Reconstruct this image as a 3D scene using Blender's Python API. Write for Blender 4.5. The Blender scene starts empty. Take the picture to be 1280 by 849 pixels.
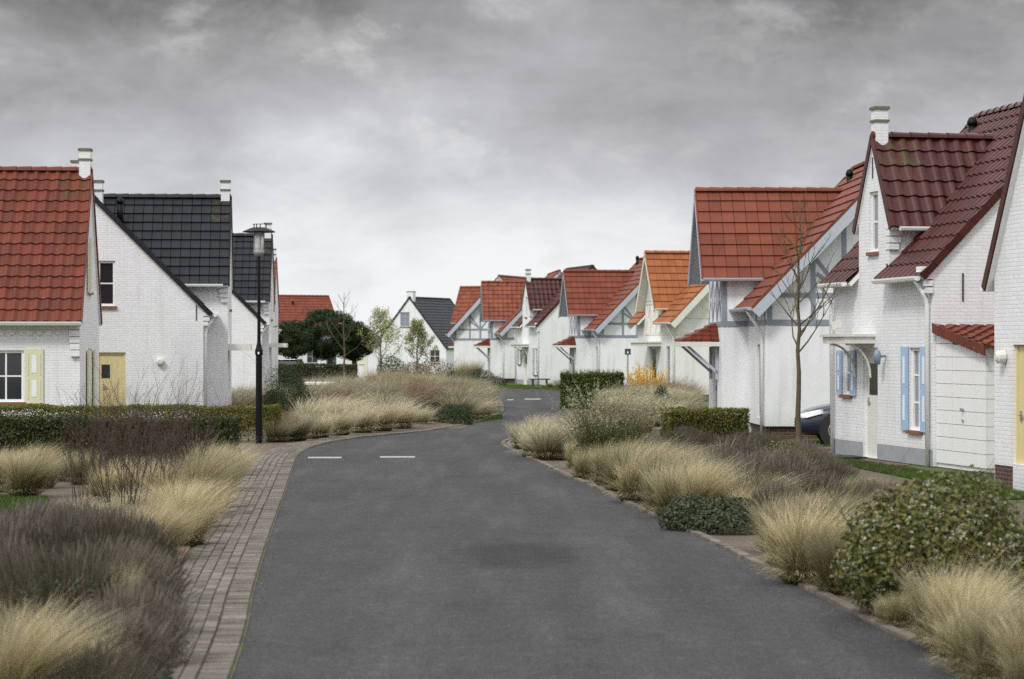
import bpy, bmesh, math, random
import numpy as np
from mathutils import Vector, Matrix, noise
from mathutils.geometry import tessellate_polygon

random.seed(11)
rng = np.random.default_rng(7)
R = math.radians
scene = bpy.context.scene
COL = scene.collection
F, EYE, HOR = 3000.0, 2.1, 436.0       # focal length in photo pixels, eye height (m), horizon row


def gp(x, y, z=0.0):
    """ground point seen at photo pixel (x, y)"""
    Z = F * (EYE - z) / (y - HOR)
    return ((x - 640) * Z / F, Z)


# ------------------------------------------------------------------ materials
def new_mat(name):
    m = bpy.data.materials.new(name)
    m.use_nodes = True
    nt = m.node_tree
    return m, nt, nt.nodes['Principled BSDF']


def nd(nt, typ, **kw):
    n = nt.nodes.new(typ)
    for k, v in kw.items():
        if k.startswith('i_'):
            n.inputs[k[2:].replace('_', ' ')].default_value = v
        else:
            setattr(n, k, v)
    return n


def mix_rgb(nt, a, b, fac, blend='MIX'):
    n = nt.nodes.new('ShaderNodeMix')
    n.data_type = 'RGBA'
    n.blend_type = blend
    for sock, val in ((n.inputs[0], fac), (n.inputs[6], a), (n.inputs[7], b)):
        if hasattr(val, 'is_output') or isinstance(val, bpy.types.NodeSocket):
            nt.links.new(val, sock)
        elif isinstance(val, (tuple, list)):
            sock.default_value = (*val[:3], 1)
        else:
            sock.default_value = val
    return n.outputs[2]


def ramp(nt, fac, stops):
    n = nt.nodes.new('ShaderNodeValToRGB')
    cr = n.color_ramp
    while len(cr.elements) < len(stops):
        cr.elements.new(0.5)
    for e, (p, c) in zip(cr.elements, stops):
        e.position = p
        e.color = (*c, 1) if isinstance(c, (tuple, list)) else (c, c, c, 1)
    nt.links.new(fac, n.inputs[0])
    return n.outputs[0]


def noise_tex(nt, scale, vec=None, detail=4, rough=0.55):
    n = nt.nodes.new('ShaderNodeTexNoise')
    n.inputs['Scale'].default_value = scale
    n.inputs['Detail'].default_value = detail
    n.inputs['Roughness'].default_value = rough
    if vec is not None:
        nt.links.new(vec, n.inputs['Vector'])
    return n.outputs['Fac']


def bump(nt, bsdf, height, strength=0.3, dist=0.01, prev=None):
    b = nt.nodes.new('ShaderNodeBump')
    b.inputs['Strength'].default_value = strength
    b.inputs['Distance'].default_value = dist
    nt.links.new(height, b.inputs['Height'])
    if prev is not None:
        nt.links.new(prev, b.inputs['Normal'])
    nt.links.new(b.outputs[0], bsdf.inputs['Normal'])
    return b.outputs[0]


def objvec(nt):
    return nt.nodes.new('ShaderNodeTexCoord').outputs['Object']


def uvvec(nt):
    return nt.nodes.new('ShaderNodeTexCoord').outputs['UV']


def m_plain(name, col, rough=0.6, nz=0.08, scale=6, metallic=0.0):
    m, nt, b = new_mat(name)
    f = noise_tex(nt, scale, objvec(nt))
    lo = tuple(c * (1 - nz) for c in col)
    hi = tuple(min(1, c * (1 + nz)) for c in col)
    nt.links.new(mix_rgb(nt, lo, hi, f), b.inputs['Base Color'])
    b.inputs['Roughness'].default_value = rough
    b.inputs['Metallic'].default_value = metallic
    return m


def m_brickpaint(name, col=(0.79, 0.80, 0.81), mortar=0.9):
    m, nt, b = new_mat(name)
    uv = uvvec(nt)
    br = nt.nodes.new('ShaderNodeTexBrick')
    nt.links.new(uv, br.inputs['Vector'])
    br.inputs['Scale'].default_value = 1.0
    br.inputs['Brick Width'].default_value = 0.21
    br.inputs['Row Height'].default_value = 0.0625
    br.inputs['Mortar Size'].default_value = 0.007
    br.inputs['Mortar Smooth'].default_value = 0.6
    br.inputs['Bias'].default_value = 0.0
    c2 = tuple(c * 0.93 for c in col)
    br.inputs['Color1'].default_value = (*col, 1)
    br.inputs['Color2'].default_value = (*c2, 1)
    br.inputs['Mortar'].default_value = (*[c * mortar * 0.95 for c in col], 1)
    ob = objvec(nt)
    st = noise_tex(nt, 0.7, ob, 6, 0.65)
    mp = nd(nt, 'ShaderNodeMapping')
    mp.inputs['Scale'].default_value = (5, 5, 0.5)
    nt.links.new(ob, mp.inputs['Vector'])
    streak = noise_tex(nt, 1.0, mp.outputs[0], 5, 0.6)
    c = mix_rgb(nt, br.outputs['Color'], (0.62, 0.62, 0.60), ramp(nt, st, [(0.50, 0.0), (0.85, 0.40)]))
    c = mix_rgb(nt, c, (0.56, 0.56, 0.53), ramp(nt, streak, [(0.52, 0.0), (0.80, 0.55)]))
    # splash-back dirt near the ground
    sx = nd(nt, 'ShaderNodeSeparateXYZ')
    nt.links.new(ob, sx.inputs[0])
    low = ramp(nt, sx.outputs['Z'], [(0.0, 0.45), (0.45, 0.0)])
    c = mix_rgb(nt, c, (0.42, 0.42, 0.38), low)
    nt.links.new(c, b.inputs['Base Color'])
    b.inputs['Roughness'].default_value = 0.62
    inv = nd(nt, 'ShaderNodeMath', operation='SUBTRACT')
    inv.inputs[0].default_value = 1
    nt.links.new(br.outputs['Fac'], inv.inputs[1])
    p = bump(nt, b, inv.outputs[0], 0.45, 0.007)
    bump(nt, b, noise_tex(nt, 60, ob), 0.25, 0.006, p)
    return m


def m_render(name, col=(0.78, 0.785, 0.79)):
    m, nt, b = new_mat(name)
    ob = objvec(nt)
    st = noise_tex(nt, 0.8, ob, 6, 0.65)
    c = mix_rgb(nt, col, tuple(x * 0.84 for x in col), ramp(nt, st, [(0.42, 0.0), (0.78, 0.6)]))
    mp = nd(nt, 'ShaderNodeMapping')
    mp.inputs['Scale'].default_value = (4, 4, 0.35)
    nt.links.new(ob, mp.inputs['Vector'])
    c = mix_rgb(nt, c, (0.52, 0.53, 0.52), ramp(nt, noise_tex(nt, 1.2, mp.outputs[0], 5), [(0.50, 0.0), (0.80, 0.60)]))
    sx = nd(nt, 'ShaderNodeSeparateXYZ')
    nt.links.new(ob, sx.inputs[0])
    c = mix_rgb(nt, c, (0.40, 0.41, 0.36), ramp(nt, sx.outputs['Z'], [(0.1, 0.5), (0.7, 0.0)]))
    nt.links.new(c, b.inputs['Base Color'])
    b.inputs['Roughness'].default_value = 0.75
    bump(nt, b, noise_tex(nt, 90, ob), 0.35, 0.004)
    return m


def m_tile(name, col, rough=0.5, moss=0.0, spots=0.35, var=0.22):
    """roof tile: tint attribute r = random per tile, g = lichen mask"""
    m, nt, b = new_mat(name)
    at = nd(nt, 'ShaderNodeAttribute', attribute_name='tint')
    sp = nd(nt, 'ShaderNodeSeparateColor')
    nt.links.new(at.outputs['Color'], sp.inputs[0])
    lo = tuple(c * (1 - var) for c in col)
    hi = tuple(c * (1 + var) for c in col)
    c = mix_rgb(nt, lo, hi, sp.outputs[0])
    ob = objvec(nt)
    w = noise_tex(nt, 2.2, ob, 6, 0.7)
    c = mix_rgb(nt, c, tuple(x * 0.5 + 0.014 for x in col), ramp(nt, w, [(0.45, 0.0), (0.8, 0.55)]))
    sn = noise_tex(nt, 11, ob, 2, 0.5)
    c = mix_rgb(nt, c, (0.24, 0.24, 0.20), ramp(nt, sn, [(0.71, 0.0), (0.76, spots)]))
    mm = noise_tex(nt, 7, ob, 5, 0.7)
    mo = nd(nt, 'ShaderNodeMath', operation='MULTIPLY')
    nt.links.new(ramp(nt, mm, [(0.47, 0.0), (0.60, 0.95)]), mo.inputs[0])
    nt.links.new(sp.outputs[1], mo.inputs[1])
    c = mix_rgb(nt, c, (0.060, 0.048, 0.013), mo.outputs[0])
    nt.links.new(c, b.inputs['Base Color'])
    b.inputs['Roughness'].default_value = rough
    b.inputs['Specular IOR Level'].default_value = 0.26
    bump(nt, b, noise_tex(nt, 40, ob), 0.25, 0.006)
    return m


def m_leaf(name, stops, trans=0.25, rough=0.7, hue=None):
    """stops: colour ramp over the attribute's r (0 base .. 1 tip); g = random darker or lighter"""
    m, nt, b = new_mat(name)
    at = nd(nt, 'ShaderNodeAttribute', attribute_name='tint')
    sp = nd(nt, 'ShaderNodeSeparateColor')
    nt.links.new(at.outputs['Color'], sp.inputs[0])
    c = ramp(nt, sp.outputs[0], stops)
    g = ramp(nt, sp.outputs[1], [(0.0, 0.62), (1.0, 1.38)])
    g2 = nd(nt, 'ShaderNodeVectorMath', operation='MULTIPLY')
    nt.links.new(c, g2.inputs[0])
    nt.links.new(g, g2.inputs[1])
    c = g2.outputs[0]
    inf = nd(nt, 'ShaderNodeObjectInfo')
    c = mix_rgb(nt, c, mix_rgb(nt, c, (0.055, 0.062, 0.024), 0.62), ramp(nt, inf.outputs['Random'], [(0.25, 0.0), (1.0, 1.0)]))
    nt.links.new(c, b.inputs['Base Color'])
    b.inputs['Roughness'].default_value = rough
    b.inputs['Specular IOR Level'].default_value = 0.18
    tr = nd(nt, 'ShaderNodeBsdfTranslucent')
    nt.links.new(c, tr.inputs[0])
    mx = nd(nt, 'ShaderNodeMixShader')
    mx.inputs[0].default_value = trans
    nt.links.new(b.outputs[0], mx.inputs[1])
    nt.links.new(tr.outputs[0], mx.inputs[2])
    nt.links.new(mx.outputs[0], nt.nodes['Material Output'].inputs[0])
    return m


M = {}
M['brick'] = m_brickpaint('white painted brick')
M['render'] = m_render('white render', (0.78, 0.79, 0.80))
M['cream_render'] = m_render('cream render', (0.775, 0.77, 0.75))
M['panel'] = m_render('grey render panel', (0.60, 0.61, 0.62))
M['white'] = m_plain('white paint', (0.80, 0.80, 0.79), 0.45, 0.05)
M['offwhite'] = m_plain('aged white paint', (0.68, 0.67, 0.62), 0.5, 0.12, 3)
M['creamtrim'] = m_plain('cream trim', (0.70, 0.68, 0.58), 0.5, 0.08)
M['greytrim'] = m_plain('blue grey trim', (0.24, 0.265, 0.31), 0.5, 0.1)
M['palegrey'] = m_plain('pale grey trim', (0.42, 0.45, 0.50), 0.5, 0.1)
M['blue'] = m_plain('pale blue shutter paint', (0.36, 0.50, 0.66), 0.5, 0.08)
M['yellow'] = m_plain('pale yellow door paint', (0.66, 0.56, 0.30), 0.45, 0.06, 3)
M['yellowpale'] = m_plain('pale cream yellow shutter paint', (0.66, 0.64, 0.44), 0.5, 0.06, 3)
M['plinth'] = m_plain('grey plinth paint', (0.30, 0.32, 0.34), 0.7, 0.2, 5)
M['darkbrick'] = m_plain('dark red brick', (0.11, 0.055, 0.045), 0.8, 0.35, 12)
m, nt, b = new_mat('dark red brickwork')
br = nt.nodes.new('ShaderNodeTexBrick')
nt.links.new(uvvec(nt), br.inputs['Vector'])
br.inputs['Scale'].default_value = 1.0
br.inputs['Brick Width'].default_value = 0.21
br.inputs['Row Height'].default_value = 0.0625
br.inputs['Mortar Size'].default_value = 0.008
br.inputs['Color1'].default_value = (0.10, 0.035, 0.024, 1)
br.inputs['Color2'].default_value = (0.055, 0.022, 0.018, 1)
br.inputs['Mortar'].default_value = (0.12, 0.11, 0.10, 1)
nt.links.new(br.outputs['Color'], b.inputs['Base Color'])
b.inputs['Roughness'].default_value = 0.85
M['darkbrick'] = m
M['sill'] = m_plain('red brick sill', (0.23, 0.085, 0.05), 0.6, 0.25, 20)
M['black'] = m_plain('black metal', (0.004, 0.004, 0.005), 0.5, 0.2)
M['iron'] = m_plain('iron', (0.05, 0.05, 0.055), 0.6, 0.3)
M['zinc'] = m_plain('zinc', (0.35, 0.36, 0.37), 0.45, 0.15, 6, 0.4)
M['rubber'] = m_plain('rubber', (0.02, 0.02, 0.02), 0.8)
M['alloy'] = m_plain('alloy', (0.5, 0.5, 0.52), 0.3, 0.05, 6, 0.8)
M['capstone'] = m_plain('mossy cap stone', (0.15, 0.14, 0.095), 0.9, 0.5, 16)
M['plastic'] = m_plain('pale grey green plastic', (0.50, 0.55, 0.52), 0.5, 0.06)
M['bark'] = m_plain('bark', (0.105, 0.08, 0.05), 0.9, 0.4, 20)
M['barkgreen'] = m_plain('young bark with green algae', (0.10, 0.08, 0.04), 0.9, 0.5, 9)
M['twig'] = m_plain('dark reddish twig', (0.055, 0.032, 0.022), 0.8, 0.35, 9)
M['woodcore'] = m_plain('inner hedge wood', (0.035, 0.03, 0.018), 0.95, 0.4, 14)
M['lampblue'] = m_plain('blue grey lamp housing', (0.20, 0.26, 0.34), 0.4)

M['black'].node_tree.nodes['Principled BSDF'].inputs['Specular IOR Level'].default_value = 0.2


def m_glass(name, col=(0.02, 0.023, 0.028)):
    m, nt, b = new_mat(name)
    b.inputs['Base Color'].default_value = (*col, 1)
    b.inputs['Roughness'].default_value = 0.06
    b.inputs['Specular IOR Level'].default_value = 0.6
    return m


M['glass'] = m_glass('window glass')
M['curtain'] = m_glass('window glass over a pale curtain', (0.22, 0.24, 0.27))
m, nt, b = new_mat('frosted lamp glass')
b.inputs['Base Color'].default_value = (0.88, 0.88, 0.84, 1)
b.inputs['Roughness'].default_value = 0.25
b.inputs['Transmission Weight'].default_value = 0.0
M['lampglass'] = m
m, nt, b = new_mat('headlight')
b.inputs['Base Color'].default_value = (0.75, 0.78, 0.82, 1)
b.inputs['Roughness'].default_value = 0.12
M['headlight'] = m
for nme, cc in (('carblue', (0.005, 0.010, 0.032)), ('cardark', (0.02, 0.022, 0.027))):
    m, nt, b = new_mat('car paint ' + nme)
    b.inputs['Base Color'].default_value = (*cc, 1)
    b.inputs['Roughness'].default_value = 0.25
    b.inputs['Coat Weight'].default_value = 0.5
    b.inputs['Coat Roughness'].default_value = 0.05
    M[nme] = m

M['tile_red'] = m_tile('red glazed pantile', (0.140, 0.030, 0.014), 0.5)
M['tile_black'] = m_tile('anthracite flat tile', (0.0135, 0.015, 0.019), 0.5, spots=0.12, var=0.25)
M['tile_dark'] = m_tile('dark red glazed pantile', (0.066, 0.0175, 0.014), 0.34, spots=0.10)
M['tile_flatred'] = m_tile('flat red tile', (0.175, 0.046, 0.024), 0.65, spots=0.2, var=0.16)
M['tile_orange'] = m_tile('orange tile', (0.30, 0.102, 0.034), 0.6, spots=0.15, var=0.18)
M['tile_pan'] = m_tile('worn red pantile', (0.205, 0.058, 0.030), 0.6, spots=0.25)
M['tile_pale'] = m_tile('weathered red tile', (0.2, 0.06, 0.04), 0.65, spots=0.25)
M['tile_slate'] = m_tile('dark slate grey tile', (0.02, 0.024, 0.031), 0.55, spots=0.08)


# ------------------------------------------------------------------ mesh building
class MB:
    def __init__(s):
        s.v, s.f, s.c = [], [], []

    def poly(s, pts, col=None):
        i = len(s.v)
        s.v += [tuple(p) for p in pts]
        s.c += [col or (0.5, 0, 0, 1)] * len(pts)
        s.f.append(tuple(range(i, i + len(pts))))

    def boxv(s, o, a, b, c, col=None):
        """box from corner o with edge vectors a, b, c"""
        o, a, b, c = map(Vector, (o, a, b, c))
        P = [o, o + a, o + a + b, o + b, o + c, o + a + c, o + a + b + c, o + b + c]
        i = len(s.v)
        s.v += [tuple(p) for p in P]
        s.c += [col or (0.5, 0, 0, 1)] * 8
        for q in ((0, 3, 2, 1), (4, 5, 6, 7), (0, 1, 5, 4), (1, 2, 6, 5), (2, 3, 7, 6), (3, 0, 4, 7)):
            s.f.append(tuple(i + k for k in q))

    def box(s, x0, x1, y0, y1, z0, z1, col=None):
        s.boxv((x0, y0, z0), (x1 - x0, 0, 0), (0, y1 - y0, 0), (0, 0, z1 - z0), col)

    def tube(s, pts, rad, n=8, cap=True, col=None):
        pts = [Vector(p) for p in pts]
        rads = rad if isinstance(rad, (list, tuple)) else [rad] * len(pts)
        i0 = len(s.v)
        d0 = (pts[1] - pts[0]).normalized()
        a = d0.orthogonal().normalized()
        for k, p in enumerate(pts):
            d = (pts[min(k + 1, len(pts) - 1)] - pts[max(k - 1, 0)]).normalized()
            a = (a - d * a.dot(d)).normalized()
            b = d.cross(a)
            for j in range(n):
                t = 2 * math.pi * j / n
                s.v.append(tuple(p + (a * math.cos(t) + b * math.sin(t)) * rads[k]))
                s.c.append(col or (0.5, 0, 0, 1))
        for k in range(len(pts) - 1):
            for j in range(n):
                q = i0 + k * n
                s.f.append((q + j, q + (j + 1) % n, q + n + (j + 1) % n, q + n + j))
        if cap:
            s.f.append(tuple(i0 + j for j in range(n))[::-1])
            s.f.append(tuple(i0 + (len(pts) - 1) * n + j for j in range(n)))

    def lathe(s, prof, c=(0, 0), n=16):
        i0 = len(s.v)
        for r, z in prof:
            for j in range(n):
                t = 2 * math.pi * j / n
                s.v.append((c[0] + r * math.cos(t), c[1] + r * math.sin(t), z))
                s.c.append((0.5, 0, 0, 1))
        for k in range(len(prof) - 1):
            for j in range(n):
                q = i0 + k * n
                s.f.append((q + j, q + (j + 1) % n, q + n + (j + 1) % n, q + n + j))
        s.f.append(tuple(i0 + j for j in range(n))[::-1])
        s.f.append(tuple(i0 + (len(prof) - 1) * n + j for j in range(n)))

    def build(s, name, mat, parent=None, smooth=False, recalc=True, bevel=0.0):
        me = bpy.data.meshes.new(name)
        me.from_pydata(s.v, [], s.f)
        at = me.color_attributes.new('tint', 'FLOAT_COLOR', 'POINT')
        at.data.foreach_set('color', np.array(s.c, dtype=np.float32).ravel())
        if recalc:
            bm = bmesh.new()
            bm.from_mesh(me)
            bmesh.ops.recalc_face_normals(bm, faces=bm.faces)
            bm.to_mesh(me)
            bm.free()
        uv = me.uv_layers.new(name='UVMap')
        for p in me.polygons:
            n = p.normal
            if abs(n.z) > 0.95 or (abs(n.x) + abs(n.y)) < 1e-6:
                t, b = Vector((1, 0, 0)), Vector((0, 1, 0))
            else:
                t = Vector((-n.y, n.x, 0)).normalized()
                b = Vector((0, 0, 1)) if abs(n.z) < 0.3 else n.cross(t)
            for li in p.loop_indices:
                co = me.vertices[me.loops[li].vertex_index].co
                uv.data[li].uv = (co.dot(t), co.dot(b))
        if smooth:
            me.polygons.foreach_set('use_smooth', [True] * len(me.polygons))
        me.materials.append(mat)
        o = bpy.data.objects.new(name, me)
        COL.objects.link(o)
        if parent:
            o.parent = parent
        if bevel:
            md = o.modifiers.new('edge', 'BEVEL')
            md.width = bevel
            md.segments = 2
        return o


def np_mesh(name, verts, faces, tint, mat, parent=None):
    me = bpy.data.meshes.new(name)
    nv, nf, k = len(verts), len(faces), faces.shape[1]
    me.vertices.add(nv)
    me.vertices.foreach_set('co', verts.astype(np.float32).ravel())
    me.loops.add(nf * k)
    me.loops.foreach_set('vertex_index', faces.astype(np.int32).ravel())
    me.polygons.add(nf)
    me.polygons.foreach_set('loop_start', np.arange(0, nf * k, k, dtype=np.int32))
    me.update(calc_edges=True)
    at = me.color_attributes.new('tint', 'FLOAT_COLOR', 'POINT')
    c = np.zeros((nv, 4), np.float32)
    c[:, :tint.shape[1]] = tint
    c[:, 3] = 1
    at.data.foreach_set('color', c.ravel())
    me.materials.append(mat)
    me.validate()
    o = bpy.data.objects.new(name, me)
    COL.objects.link(o)
    if parent:
        o.parent = parent
    return o


def thing(name, label, cat, loc=(0, 0, 0), rz=0, group=None):
    o = bpy.data.objects.new(name, None)
    o.empty_display_size = 0.3
    COL.objects.link(o)
    o.location = loc
    o.rotation_euler = (0, 0, rz)
    o['label'] = label
    o['category'] = cat
    if group:
        o['group'] = group
    return o


def tag(o, label, cat, group=None, kind=None):
    o['label'] = label
    o['category'] = cat
    if group:
        o['group'] = group
    if kind:
        o['kind'] = kind
    return o


# ------------------------------------------------------------------ house kit
def tiles(mb, o, a, b, la, lb, tw, th, style, seg=6, mask=None, moss=None):
    """rows of tiles on a plane: o = lower corner, a along the eave, b up the slope"""
    o, a, b = Vector(o), Vector(a).normalized(), Vector(b).normalized()
    n = a.cross(b)
    if n.z < 0:
        n = -n
    na, nb = max(1, round(la / tw)), max(1, round(lb / th))
    tw, th = la / na, lb / nb
    for r in range(nb):
        shift = 0
        for k in range(na + (1 if shift else 0)):
            s0 = max(0, k * tw - shift)
            s1 = min(la, (k + 1) * tw - shift)
            ctr = o + a * (s0 + s1) / 2 + b * (r + 0.5) * th
            if mask and mask(ctr):
                continue
            g = moss(ctr) * random.choice((1, 1, 0.8, 0.3)) if moss else 0
            col = (random.random(), g, 0, 1)
            jit = random.uniform(-0.003, 0.003)
            lo, hi, dn = [], [], []
            ns = seg if style == 'wave' else 4
            for q in range(ns + 1):
                t = q / ns
                if style == 'wave':
                    h = 0.046 * (0.5 + 0.5 * math.cos(2 * math.pi * (t - 0.12))) ** 1.5
                else:
                    h = (0.0, 0.010, 0.007, 0.010, 0.0)[q] - (0.008 if q in (0, 4) else 0)
                    t = (0.0, 0.04, 0.5, 0.96, 1.0)[q]
                s_ = s0 + (s1 - s0) * t
                base = o + a * s_ + b * (r * th)
                lo.append(base + n * (h + 0.040 + jit))
                dn.append(base + n * (h * 0.6 - 0.008))
                hi.append(base + b * (th + 0.015) + n * (h + 0.004))
            i = len(mb.v)
            m_ = len(lo)
            mb.v += [tuple(p) for p in lo + hi + dn]
            mb.c += [col] * (3 * m_)
            for q in range(m_ - 1):
                mb.f.append((i + q, i + q + 1, i + m_ + q + 1, i + m_ + q))
                mb.f.append((i + 2 * m_ + q, i + 2 * m_ + q + 1, i + q + 1, i + q))


def ridge_caps(mb, p0, p1, rad=0.10, ln=0.36):
    p0, p1 = Vector(p0), Vector(p1)
    d = (p1 - p0)
    L = d.length
    d.normalize()
    side = Vector((-d.y, d.x, 0))
    n = max(1, round(L / ln))
    for k in range(n):
        col = (random.random(), 0, 0, 1)
        i = len(mb.v)
        for e, rr in ((0, rad * 1.12), (1, rad * 0.94)):
            c = p0 + d * (L * (k + e * 1.04) / n)
            for j in range(7):
                t = math.pi * j / 6
                mb.v.append(tuple(c + side * math.cos(t) * rr * 1.15 + Vector((0, 0, math.sin(t) * rr + 0.0 - 0.03))))
                mb.c.append(col)
        for j in range(6):
            mb.f.append((i + j, i + j + 1, i + 8 + j, i + 7 + j))
        mb.f.append(tuple(i + j for j in range(7)))


class House:
    """local frame: y = u along the street facade (away from the viewer), x = side * v into the plot"""

    def __init__(s, name, label, loc, phi, side, group='white holiday houses along the street', cat='house'):
        s.side = side
        s.root = thing(name, label, cat, (loc[0], loc[1], 0), R(phi), group)

    def P(s, u, v, z):
        return Vector((s.side * v, u, z))

    def D(s, u, v, z=0):
        return Vector((s.side * v, u, z))

    # planes: (origin, direction, outward normal)
    def plane(s, kind, off=0.0):
        if kind == 'near':
            return (s.P(off, 0, 0), s.D(0, 1), s.D(-1, 0))
        if kind == 'far':
            return (s.P(off, 0, 0), s.D(0, 1), s.D(1, 0))
        if kind == 'front':
            return (s.P(0, off, 0), s.D(1, 0), s.D(0, -1))
        return (s.P(0, off, 0), s.D(1, 0), s.D(0, 1))

    def panel(s, mb, pl, outer, holes=(), depth=0.14):
        o, d, n = pl
        up = Vector((0, 0, 1))

        def w(p, back=0.0):
            return o + d * p[0] + up * p[1] - n * back
        loops = [[Vector((p[0], p[1], 0)) for p in outer]]
        rects = []
        for (s0, z0, ww, hh) in holes:
            r = [(s0, z0), (s0 + ww, z0), (s0 + ww, z0 + hh), (s0, z0 + hh)]
            rects.append(r)
            loops.append([Vector((p[0], p[1], 0)) for p in r])
        flat = [p for lp in loops for p in lp]
        tris = tessellate_polygon(loops)
        i = len(mb.v)
        mb.v += [tuple(w(p)) for p in flat]
        mb.c += [(0.5, 0, 0, 1)] * len(flat)
        for t in tris:
            a, b_, c = [Vector(mb.v[i + k]) for k in t]
            nn = (b_ - a).cross(c - a)
            mb.f.append(tuple(i + k for k in (t if nn.dot(n) > 0 else t[::-1])))
        for r in rects:
            for k in range(4):
                p, q = r[k], r[(k + 1) % 4]
                mb.poly([w(p), w(q), w(q, depth), w(p, depth)])

    def bar(s, mb, pl, p, q, wd, out, base=0.0):
        """board on a plane from p to q, width wd, standing out by out"""
        o, d, n = pl
        up = Vector((0, 0, 1))
        a = d * (q[0] - p[0]) + up * (q[1] - p[1])
        t = a.cross(n).normalized() * wd
        mb.boxv(o + d * p[0] + up * p[1] - t / 2 + n * base, a, t, n * out)

    def rect(s, mb, pl, s0, z0, ww, hh, out, base=0.0):
        o, d, n = pl
        up = Vector((0, 0, 1))
        mb.boxv(o + d * s0 + up * z0 + n * base, d * ww, up * hh, n * out)

    def window(s, pl, s0, z0, ww, hh, cols=2, rows=2, mat='white', sill='sill', glass='glass', fr=0.06):
        mb = MB()
        b0 = -0.11
        for (a, b, c, d) in ((s0, z0, ww, fr), (s0, z0 + hh - fr, ww, fr), (s0, z0 + fr, fr, hh - 2 * fr), (s0 + ww - fr, z0 + fr, fr, hh - 2 * fr)):
            s.rect(mb, pl, a, b, c, d, 0.06, b0)
        for k in range(1, cols):
            s.rect(mb, pl, s0 + ww * k / cols - 0.02, z0 + fr, 0.04, hh - 2 * fr, 0.045, b0)
        for k in range(1, rows):
            s.rect(mb, pl, s0 + fr, z0 + hh * k / rows - 0.018, ww - 2 * fr, 0.036, 0.040, b0)
        w = mb.build('window', M[mat], s.root)
        g = MB()
        s.rect(g, pl, s0 + fr * 0.5, z0 + fr * 0.5, ww - fr, hh - fr, 0.012, b0 + 0.012)
        g.build('pane', M[glass], w)
        if sill:
            l = MB()
            s.rect(l, pl, s0 - 0.05, z0 - 0.07, ww + 0.1, 0.065, 0.19, -0.13)
            l.build('sill', M[sill], w)
        return w

    def shutter(s, pl, s0, z0, ww, hh, mat, inner='white'):
        mb = MB()
        s.rect(mb, pl, s0, z0, ww, hh, 0.03, 0.012)
        for a, h_ in ((0.08, 0.36), (0.52, 0.40)):
            s.rect(mb, pl, s0 + ww * 0.14, z0 + hh * a, 0.02, hh * h_, 0.012, 0.042)
            s.rect(mb, pl, s0 + ww * 0.86 - 0.02, z0 + hh * a, 0.02, hh * h_, 0.012, 0.042)
        o = mb.build('shutter', M[mat], s.root)
        ib = MB()
        for a, h_ in ((0.12, 0.30), (0.56, 0.32)):
            s.rect(ib, pl, s0 + ww * 0.36, z0 + hh * a, ww * 0.28, hh * h_, 0.008, 0.042)
        ib.build('shutter_panel', M[inner], o)
        return o

    def door(s, pl, s0, z0, ww, hh, mat, pane=None, frame='white'):
        mb = MB()
        s.rect(mb, pl, s0 + 0.06, z0, ww - 0.12, hh - 0.06, 0.05, -0.12)
        for k in (0.25, 0.5, 0.75):
            s.rect(mb, pl, s0 + 0.06 + (ww - 0.12) * k - 0.006, z0 + 0.12, 0.012, hh - 0.3, 0.006, -0.07)
        o = mb.build('door', M[mat], s.root)
        f = MB()
        s.rect(f, pl, s0, z0, 0.06, hh, 0.08, -0.125)
        s.rect(f, pl, s0 + ww - 0.06, z0, 0.06, hh, 0.08, -0.125)
        s.rect(f, pl, s0 + 0.06, z0 + hh - 0.06, ww - 0.12, 0.06, 0.08, -0.125)
        f.build('door_frame', M[frame], o)
        h = MB()
        s.rect(h, pl, s0 + ww - 0.18, z0 + 0.98, 0.03, 0.16, 0.02, -0.066)
        s.rect(h, pl, s0 + ww - 0.28, z0 + 1.06, 0.12, 0.02, 0.02, -0.04)
        h.build('handle', M['alloy'], o)
        if pane:
            g = MB()
            s.rect(g, pl, s0 + pane[0], z0 + pane[1], pane[2], pane[3], 0.01, -0.07)
            g.build('pane', M['glass'], o)
        return o

    def gutter(s, p0, p1, mat='white', r=0.065):
        mb = MB()
        p0, p1 = Vector(p0), Vector(p1)
        d = (p1 - p0).normalized()
        sd = Vector((-d.y, d.x, 0))
        i = None
        # half-round trough with a flat lip
        prof = [(-r, 0.02), (-r, -0.01), (-r * 0.75, -r * 0.75), (0, -r), (r * 0.75, -r * 0.75), (r, -0.01), (r, 0.02)]
        i = len(mb.v)
        for p in (p0, p1):
            for a, z in prof:
                mb.v.append(tuple(p + sd * a + Vector((0, 0, z))))
                mb.c.append((0.5, 0, 0, 1))
        m_ = len(prof)
        for k in range(m_):
            mb.f.append((i + k, i + (k + 1) % m_, i + m_ + (k + 1) % m_, i + m_ + k))
        mb.f.append(tuple(i + k for k in range(m_)))
        mb.f.append(tuple(i + m_ + k for k in range(m_)))
        return mb.build('gutter', M[mat], s.root)

    def pipe(s, pts, mat='white', r=0.04):
        mb = MB()
        mb.tube(pts, r, 8)
        return mb.build('downpipe', M[mat], s.root, smooth=True)

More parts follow.
